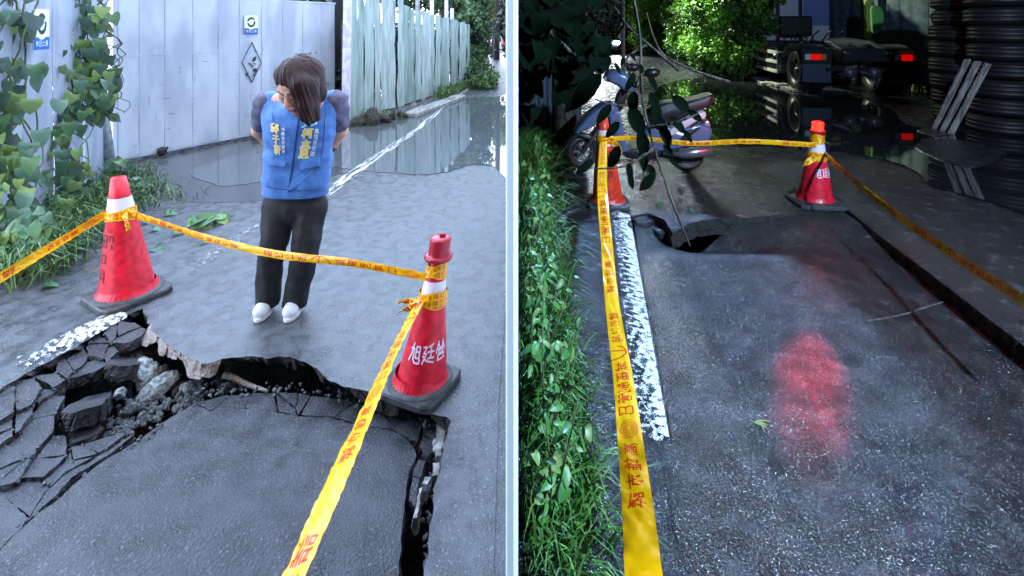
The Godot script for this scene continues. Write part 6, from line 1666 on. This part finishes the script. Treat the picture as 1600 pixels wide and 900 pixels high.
func night_things():
	M.tail_red = mat(0.5, 0.01, 0.01, 0.25); M.tail_red.emission_enabled = true; M.tail_red.emission = Color(1, 0.04, 0.02); M.tail_red.emission_energy_multiplier = 0.35
	truck(); scooter()
	# tyre stacks
	var ts := tyre_shape(0.46, 0.27, 0.27).mesh()
	var ord := ["bottom", "second", "third", "fourth", "fifth", "sixth", "seventh", "eighth"]
	for s in 2:
		var b := [P(1572, 206), P(1508, 188)][s] as Vector3
		for k in 8:
			var o := put("tyre", ts, M.tyre, self, Transform3D(Basis(Vector3.UP, rf(0, 6)) * Basis(Vector3.RIGHT, rf(-0.02, 0.02)), b + Vector3(rf(-0.06, 0.06), 0.137 + k * 0.272, rf(-0.05, 0.05))))
			tag(o, "%s tyre from the ground in the %s" % [ord[k], ["stack at the picture's right edge" , "tyre stack half behind the leaning planks"][s]], "tyre", "stacked truck tyres")
	var plm := mottled(Color(0.16, 0.15, 0.14), Color(0.42, 0.40, 0.38), 0.5, 81, 0.7, 0.4, 0.02, Vector3(1, 0.2, 1))
	for k in 3:
		var a := P(1460 + k * 11, 203 + k * 3) ; var b := Q(1512 + k * 14, 94 + k * 3, 7.3)
		var m := Mb.new(); var d := b - a; var y := d.normalized(); var x := y.cross(Vector3.BACK).normalized()
		m.box((a + b) / 2 + Vector3(0, 0.01, 0.02 * k), Vector3(0.085, d.length(), 0.03), 0.004, Basis(x, y, x.cross(y)))
		tag(obj("plank", m, plm), ["leaning plank nearest the truck, against the tyre stack", "middle of three planks leaning on the tyre stack", "leaning plank nearest the picture's right edge"][k], "plank", "planks leaning on the tyres")
	# dark sheet wall with pale torn sheet, green post and hanging thing
	var a0 := Vector3(10.2, 0, -16.5); var a1 := Vector3(11.4, 0, -12.0); var fb := face_frame(a0, a1); var wl := a0.distance_to(a1)
	var dw := thing("dark_wall", "dark teal sheet metal wall between truck and tyre stacks", "wall", a0)
	var teal := mottled(Color(0.03, 0.055, 0.075), Color(0.06, 0.10, 0.12), 1.0, 82, 0.5)
	for k in 6:
		var m := Mb.new().smooth(); m.grid(func(u, v): return fb * Vector3((k + u * 0.98) * wl / 6, v * 3.6, 0.03 * absf(sin(u * PI * 2)) + 0.01 * noise.get_noise_2d(k * 90 + u * 90, v * 200)), 10, 5); obj("panel", m, teal, dw)
	var tp := Mb.new(); var pp := [Vector2(1455, 24), Vector2(1474, 10), Vector2(1488, 12), Vector2(1490, 44), Vector2(1482, 52), Vector2(1472, 40), Vector2(1462, 42)]
	var ring := PackedVector2Array()
	for q in pp: ring.append(Vector2((q.x - 1472) / F * 9.6, (30 - q.y) / F * 9.6))
	tp.prism(ring, 0.015, 0.002, Transform3D(Basis(Vector3.UP, -0.3), Q(1472, 30, 9.6)))
	tag(obj("torn_sheet", tp, mottled(Color(0.4, 0.42, 0.36), Color(0.62, 0.64, 0.56), 0.5, 83, 0.7)), "torn pale sheet hanging beside the tyre stacks above the planks", "sheet")
	var gp := Mb.new(); var g0 := P(1356, 128); gp.box(g0 + Vector3(0, 1.5, 0), Vector3(0.16, 3.0, 0.12), 0.01)
	tag(obj("green_post", gp, mat(0.42, 0.5, 0.12, 0.6)), "yellow-green post behind the truck's tail beside the dark wall", "post")
	var gb := Mb.new().smooth(); gb.prism(sm_poly([1362, 10, 1376, 12, 1380, 30, 1374, 48, 1364, 52, 1361, 30], 1370, 30, 13.0 / F), 0.08, 0.03, Transform3D(Basis(), Q(1370, 30, 13.0)))
	tag(obj("hanging_bag", gb, mat(0.16, 0.48, 0.12, 0.6)), "bright green bag hanging from the yellow-green post", "bag")
	for k in 7:
		var at := P(1432 + k * 7, 140 + k * 2) + Vector3(-0.05, 0, 0)
		var m := Mb.new(); m.col(Color(0.5, 0.5, 0.42)); blades(m, at, 10, 0.32, 0.012, 0.5)
		tag(obj("grass_clump", m, M.foliage), "grass clump number %s along the dark wall's foot counted from the truck" % ["one", "two", "three", "four", "five", "six", "seven"][k], "grass", "grass clumps by the dark wall")
	# posts by the hedge
	var wp := Mb.new().smooth(); var w0 := P(1173, 108); wp.tube([w0, w0 + Vector3(0.05, 1.7, 0), w0 + Vector3(0.1, 2.4, 0)], 0.13, 0.10, 12)
	tag(obj("wooden_pole", wp, mottled(Color(0.22, 0.17, 0.10), Color(0.40, 0.32, 0.2), 0.5, 84, 0.8)), "short tan wooden pole at the hedge's end", "pole")
	var bp := Mb.new(); var b0 := P(1187, 120); bp.box(b0 + Vector3(0, 1.6, 0), Vector3(0.2, 3.2, 0.2), 0.015)
	tag(obj("black_post", bp, M.rust), "dark rusty post between the wooden pole and the truck", "post")
	var pv := Mb.new().smooth(); pv.tube([P(1181, 118), P(1181, 118) + Vector3(0, 3.2, 0)], 0.03, 0.03, 8); tag(obj("pale_pipe", pv, mat(0.6, 0.5, 0.36, 0.5)), "thin pale pipe running up beside the dark rusty post", "pipe")
	for k in 4:
		var pg := poly_px([[1172, 124, 1220, 120, 1236, 126, 1190, 132], [1196, 130, 1240, 127, 1262, 134, 1214, 137], [1214, 122, 1250, 121, 1256, 125, 1232, 126], [1220, 138, 1262, 135, 1280, 141, 1240, 145]][k])
		var m := Mb.new(); mesh_plate(m, jag(pg, 0.08, 0.03, k * 5.0), plane(centre(pg), 0.06, rf(-0.02, 0.02), rf(-0.02, 0.02)), 0.06, 0.3)
		tag(obj("concrete_slab", m, M.concrete), ["broken concrete slab at the dark rusty post's foot", "broken concrete slab by the truck's front wheel", "broken concrete slab under the truck cab's side", "broken concrete slab by the truck's rear wheel"][k], "slab", "concrete slabs beside the truck")
	# hedge and trees
	var h0 := Color(0.02, 0.055, 0.012); var h1 := Color(0.12, 0.30, 0.03)
	var hn := ["leafy hedge bush next to the wooden pole", "tall leafy hedge bush, second from the wooden pole", "leafy hedge bush in the middle of the lit row", "leafy hedge bush beside the notice board", "dim leafy hedge bush past the notice board"]
	var hp := [Vector3(7.15, 0, -16.6), Vector3(7.5, 0, -18.4), Vector3(8.0, 0, -21), Vector3(8.5, 0, -24.5), Vector3(8.2, 0, -31)]
	for k in 5:
		var t := thing("hedge_bush", hn[k], "bush", hp[k], "hedge bushes along the dark road")
		var sm := Mb.new().smooth(); sm.tube([Vector3.ZERO, Vector3(0.1, 1.2, 0), Vector3(0.1, 2.6, 0.1)], 0.08, 0.03, 7); obj("trunk", sm, M.bark, t)
		crown(t, "crown", [[Vector3(0, 1.9, 0), Vector3(1.25, 1.7, 1.3)], [Vector3(-0.3, 0.7, 0.4), Vector3(0.9, 0.75, 1.1)], [Vector3(0.3, 3.0, 0), Vector3(1.1, 0.9, 1.1)]], 3400, 0.2, h0, h1, 0.06)
	tree("night_tree", "dim green tree over the far verge beside the glaring headlight", Vector3(5.9, 0, -36), 3.8, 0.14, [[Vector3(0.3, 3.4, 0), Vector3(1.9, 1.5, 1.6)], [Vector3(1.6, 2.0, 0), Vector3(1.3, 1.5, 1.3)]], 2600, 0.26, h0, h1)
	tree("night_tree", "green tree beyond the dark trunk, beside the far road's edge", Vector3(3.0, 0, -21), 3.2, 0.12, [[Vector3(0.2, 2.3, 0), Vector3(1.0, 1.3, 1.0)], [Vector3(-0.6, 1.2, 0.4), Vector3(0.9, 1.0, 0.9)]], 2200, 0.2, h0, h1)
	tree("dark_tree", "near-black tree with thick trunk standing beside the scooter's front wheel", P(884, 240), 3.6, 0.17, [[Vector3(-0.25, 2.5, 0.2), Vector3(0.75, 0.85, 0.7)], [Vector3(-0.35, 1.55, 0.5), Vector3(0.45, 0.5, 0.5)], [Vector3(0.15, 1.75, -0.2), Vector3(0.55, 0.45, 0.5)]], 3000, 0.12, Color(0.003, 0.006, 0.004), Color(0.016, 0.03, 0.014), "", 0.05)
	var cw := thing("corrugated_wall", "grey-blue corrugated wall behind the near-black tree", "wall", Vector3(0.03, 0, -8.2))
	for k in 4:
		var m := Mb.new().smooth(); m.grid(func(u, v): return Vector3((k + u) * 0.27, v * 2.6, 0.02 * sin(u * TAU * 2)), 16, 3); obj("sheet", m, mat(0.07, 0.085, 0.12, 0.5), cw)
	# far notice board, car with headlights on, signal
	var nb := thing("notice_board", "white notice board with upright writing on thin legs beside the hedge", "sign", P(1046, 82))
	var bw := Mb.new(); bw.box(Vector3(0, 1.05, 0), Vector3(0.55, 0.52, 0.05), 0.01); obj("board", bw, M.white_paint, nb)
	for s in 3:
		var lg := Mb.new().smooth(); lg.tube([Vector3(-0.22 + s * 0.22, 0, 0), Vector3(-0.22 + s * 0.22, 1.0, 0)], 0.035, 0.03, 8); obj("leg", lg, M.steel if s != 1 else M.black, nb)
	var ni := Image.create(160, 96, false, Image.FORMAT_RGBA8)
	for q in 5:
		for r in 2: glyph(ni, ["shi", "gong", "jin", "ri", "gao"][(q + r * 2) % 5], cell(6 + q * 31, 8 + r * 42, 24, 36), 1.8, Color(0.05, 0.08, 0.14))
	var np := Mb.new(); np.quad(Vector3(-0.26, 1.29, 0.028), Vector3(0.26, 1.29, 0.028), Vector3(0.26, 0.81, 0.028), Vector3(-0.26, 0.81, 0.028)); obj("print", np, print_material(ni), nb)
	var tb := Mb.new().smooth(); tb.tube([Vector3(0, 1.3, -0.06), Vector3(0.02, 2.6, -0.06)], 0.15, 0.09, 10); obj("post", tb, M.steel, nb)
	var car := thing("oncoming_car", "oncoming car far down the dark road with dazzling white headlights", "car", Vector3(5.45, 0, -29.5), "", 0.16)
	var cp := mat(0.05, 0.06, 0.08, 0.25)
	var cbm := Mb.new().smooth(); cbm.prism(PackedVector2Array([Vector2(0.1, 0.25), Vector2(0, 0.6), Vector2(0.15, 0.85), Vector2(1.1, 1.0), Vector2(3.9, 1.0), Vector2(4.2, 0.8), Vector2(4.2, 0.3)]), 1.7, 0.12, Transform3D(Basis(Vector3.FORWARD, Vector3.UP, Vector3.RIGHT), Vector3.ZERO)); obj("body", cbm, cp, car)
	var cc := Mb.new().smooth(); cc.prism(PackedVector2Array([Vector2(1.1, 0.98), Vector2(1.7, 1.5), Vector2(3.2, 1.52), Vector2(3.9, 0.98)]), 1.5, 0.14, Transform3D(Basis(Vector3.FORWARD, Vector3.UP, Vector3.RIGHT), Vector3.ZERO)); obj("cabin", cc, mat(0.01, 0.012, 0.015, 0.08), car)
	for s in [-1.0, 1.0]:
		for z in [-0.8, -3.4]: wheel(car, Vector3(0.78 * s, 0.31, z), 0.31, 0.2, M.steel, 6)
		var hd := Mb.new().smooth(); hd.box(Vector3(0.6 * s, 0.68, 0.02), Vector3(0.34, 0.17, 0.08), 0.03)
		var hm := mat(0.9, 0.9, 0.9, 0.3); hm.emission_enabled = true; hm.emission = Color(0.92, 0.97, 1.0); hm.emission_energy_multiplier = 80.0
		obj("headlight", hd, hm, car)
		spot(car, Vector3(0.6 * s, 0.68, 0.12), Vector3(0.6 * s + 0.4, 0.2, 8), Color(0.92, 0.97, 1.0), 80.0, 24.0, 0.06)
	var sg := thing("signal_lamp", "small red and amber signal lamp on a post above the headlights", "traffic signal", Vector3(6.9, 0, -38))
	var sp := Mb.new().smooth(); sp.tube([Vector3.ZERO, Vector3(0, 3.0, 0)], 0.05, 0.05, 8); sp.smooth(false); sp.box(Vector3(0.15, 2.42, 0), Vector3(0.9, 0.32, 0.16), 0.03); obj("post", sp, M.black, sg)
	bulb(sg, Vector3(0.38, 2.44, 0.12), 0.1, Color(1, 0.06, 0.03), 3.0, 5.0, "red_lamp"); bulb(sg, Vector3(-0.1, 2.44, 0.12), 0.1, Color(1, 0.75, 0.4), 5.0, 9.0, "amber_lamp")
	night_plants()

func night_plants():
	M.leaf_night = leafy(0.06, 0.24, 0.04)
	var gs := Mb.new()
	for i in 800:
		var t := rng.randf(); var d := lerpf(1.5, 7.0, t * t * 0.6 + t * 0.4)
		var x: float = 0.04 + rf(0, 1) * rf(0.2, 1) * (0.05 * d + 0.03)
		blades(gs, Vector3(x, 0, -d), 8, rf(0.12, 0.45) * clampf(d / 5.0, 0.5, 1.0), 0.0042, 0.6, Vector3(0.12, 0, 0.15), Color(0.04, 0.17, 0.03), Color(0.16, 0.36, 0.06))
	stuff(tag(obj("grass", gs, M.foliage), "bright green grass along the edge of the dark road", "grass"))
	var wn := ["low weed beside the white line's near end in the dark", "leafy weed among the night grass below the tape", "broad weed at the dark road edge beside the cone", "weed with long leaves beneath the near-black tree", "tall weed in the lit grass near the tape", "small weed closest to the viewer on the dark verge", "weed in the middle of the dark verge", "sparse weed leaning over the dark strip"]
	for i in 14:
		var d: float = lerpf(1.62, 5.4, i / 13.0)
		var base := Vector3(0.06 + 0.035 * d * rf(0.5, 1.1), 0, -d)
		var t := thing("weed", wn[i % 8] if i < 8 else ["weed sprouting first behind the small verge weeds", "weed sprouting halfway along the lit grass", "weed with pale stalk in the lit grass", "weed crowded in front of the tree trunk", "dense weed by the orange cone's base", "weed at the far end of the lit grass"][i - 8], "weed", base, "weeds on the dark verge")
		for s in 4:
			var top := Vector3(rf(-0.02, 0.16), rf(0.2, 0.5), rf(-0.12, 0.15)); var sm := Mb.new().smooth()
			sm.tube([Vector3.ZERO, top * 0.5 + rv(0.02), top], 0.0045, 0.002, 5); obj("stem", sm, M.stem, t)
			for k in 8: leaf_at(t, top * rf(0.25, 1.05) + rv(0.04), rf(0.025, 0.065), Vector3(0.5, 0.7, 0.5) + rv(0.5), Vector3(rf(-0.5, 1), -0.2, rf(-0.4, 1)), [M.leaf_night, M.leaf_lit, M.leaf_night][rng.randi() % 3], "leaf", k % 4 == 0)
	# near-black branches hanging in front
	var br := thing("hanging_branch", "dark leafy branch hanging in front of the scooter", "branch", Q(1000, 60, 1.9))
	var o: Vector3 = br.position
	for run in [[[985, -30, 2.1], [1000, 60, 2.0], [1003, 150, 1.9], [1022, 230, 1.85], [1045, 300, 1.8], [1062, 345, 1.78], [1078, 384, 1.77]], [[1003, 150, 1.9], [970, 165, 1.9], [930, 155, 1.9]], [[1022, 230, 1.85], [980, 258, 1.84], [930, 264, 1.84]], [[1012, 200, 1.86], [1060, 190, 1.8], [1090, 178, 1.8]],
		[[1060, 110, 2.1], [1020, 75, 2.1], [985, 45, 2.1], [960, 10, 2.1]], [[1010, 70, 2.1], [985, 85, 2.1], [970, 106, 2.1]], [[1140, 128, 2.1], [1090, 112, 2.1], [1040, 88, 2.1], [1022, 60, 2.1], [1010, 20, 2.1]]]:
		var b := Mb.new().smooth(); var pts := []
		for q in run: pts.append(Q(q[0], q[1], q[2]) - o)
		var fine := []
		for k in 24:
			var u := k / 23.0 * (pts.size() - 1); var j := mini(int(u), pts.size() - 2)
			fine.append((pts[j] as Vector3).cubic_interpolate(pts[j + 1], pts[maxi(0, j - 1)], pts[mini(j + 2, pts.size() - 1)], u - j))
		b.tube(fine, 0.007, 0.0028, 6); obj("twig", b, M.bark, br)
	var lv := [[940, 152, 92, -1.0], [905, 160, 50, -0.6], [985, 190, 60, 0.4], [1010, 196, 62, 0.9], [1000, 225, 55, 0.2], [1030, 215, 50, 0.6], [1046, 200, 44, 1.0], [968, 248, 52, -0.5], [1000, 252, 46, 0.3], [926, 264, 40, -1.2], [982, 268, 34, 0.1], [1022, 288, 44, -0.8], [1058, 302, 20, 1.2], [984, 283, 28, 0.2], [1036, 240, 36, 0.9], [1050, 168, 46, 1.1], [992, 160, 44, -0.2], [1015, 160, 40, 0.5], [1075, 185, 34, 1.2], [968, 206, 40, -0.9], [1024, 178, 44, 0.1], [1010, 270, 34, 0.8], [1046, 258, 26, 1.1], [955, 182, 46, -0.8], [1066, 214, 30, 0.7], [990, 128, 40, -0.3], [1012, 130, 34, 0.6], [960, 108, 24, 0.5], [975, 96, 18, -0.3], [985, 90, 16, 0.7], [1078, 330, 14, 0.9], [1000, 110, 26, 0.3], [1034, 320, 16, -0.6]]
	for q in lv:
		var d := 1.85 + rf(-0.08, 0.08)
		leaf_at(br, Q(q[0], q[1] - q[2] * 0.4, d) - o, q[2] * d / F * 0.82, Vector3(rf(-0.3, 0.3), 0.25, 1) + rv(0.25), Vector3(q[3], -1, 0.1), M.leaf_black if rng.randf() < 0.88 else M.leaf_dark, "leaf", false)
	var bg := thing("overhanging_branch", "black mass of leaves hanging over the dark road's edge", "branch", Q(850, 20, 3.0))
	var og: Vector3 = bg.position
	var st := Mb.new().smooth(); st.tube([Q(812, -40, 3.0) - og, Q(850, 40, 3.0) - og, Q(900, 90, 3.0) - og, Q(940, 120, 2.9) - og], 0.02, 0.006, 7); obj("branch", st, M.bark, bg)
	for k in 130:
		var px := rf(812, 945); var py := rf(-40, 190) * (1.0 - 0.45 * (px - 812) / 140.0)
		if px > 905 and py < 60 and rng.randf() < 0.7: continue
		var d := rf(2.5, 3.4)
		var at := Q(px, py, d)
		if at.x < 0.05: continue
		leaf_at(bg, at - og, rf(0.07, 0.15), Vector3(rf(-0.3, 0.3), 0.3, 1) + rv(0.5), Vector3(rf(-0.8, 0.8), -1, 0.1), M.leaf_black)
	# straw and a dry twig lying on the slab
	var tw := thing("dry_twig", "dry pale grass twig lying on the dark sunken slab", "twig", P(1185, 664, -0.03))
	for k in 4:
		var a := P(1170 + k * 4, 664 - k * 2, -0.012) - tw.position; var b := P(1204 - k * 3, 658 + k * 6, -0.012) - tw.position
		var m := Mb.new().smooth(); m.tube([a, a.lerp(b, 0.5) + Vector3(0, 0.012, 0.004 * k), b], 0.0028, 0.0015, 5); obj("stalk", m, mat(0.42, 0.40, 0.16, 0.7), tw)
	leaf_at(tw, P(1178, 660, 0.0) - tw.position, 0.05, Vector3(0, 1, 0.3), Vector3(1, 0, 0.2), M.leaf_lit, "leaf", false)
	for k in 5:
		var p := P([1190, 1232, 1255, 1262, 1290][k], [698, 714, 728, 742, 690][k], -0.018)
		var m := Mb.new().smooth(); m.tube([p, p + Vector3(rf(0.02, 0.06), 0.004, rf(-0.015, 0.015))], 0.002, 0.0015, 5)
		tag(obj("straw", m, mat(0.38, 0.34, 0.16, 0.7)), ["short green-yellow straw just below the dry twig", "straw piece on the slab past the red glow", "straw piece nearest the viewer but one", "straw piece nearest the viewer on the slab", "straw piece lying in the red glow"][k], "straw", "straws on the slab")

func _ready():
	rng.seed = 20240; noise.seed = 7; noise.noise_type = FastNoiseLite.TYPE_SIMPLEX_SMOOTH; noise.frequency = 0.01; noise.fractal_type = FastNoiseLite.FRACTAL_NONE
	setup()
	materials()
	divide()
	day_ground()
	night_ground()
	gate_and_fence()
	day_plants()
	day_barrier()
	woman()
	night_lamps()
	night_cones()
	night_things()
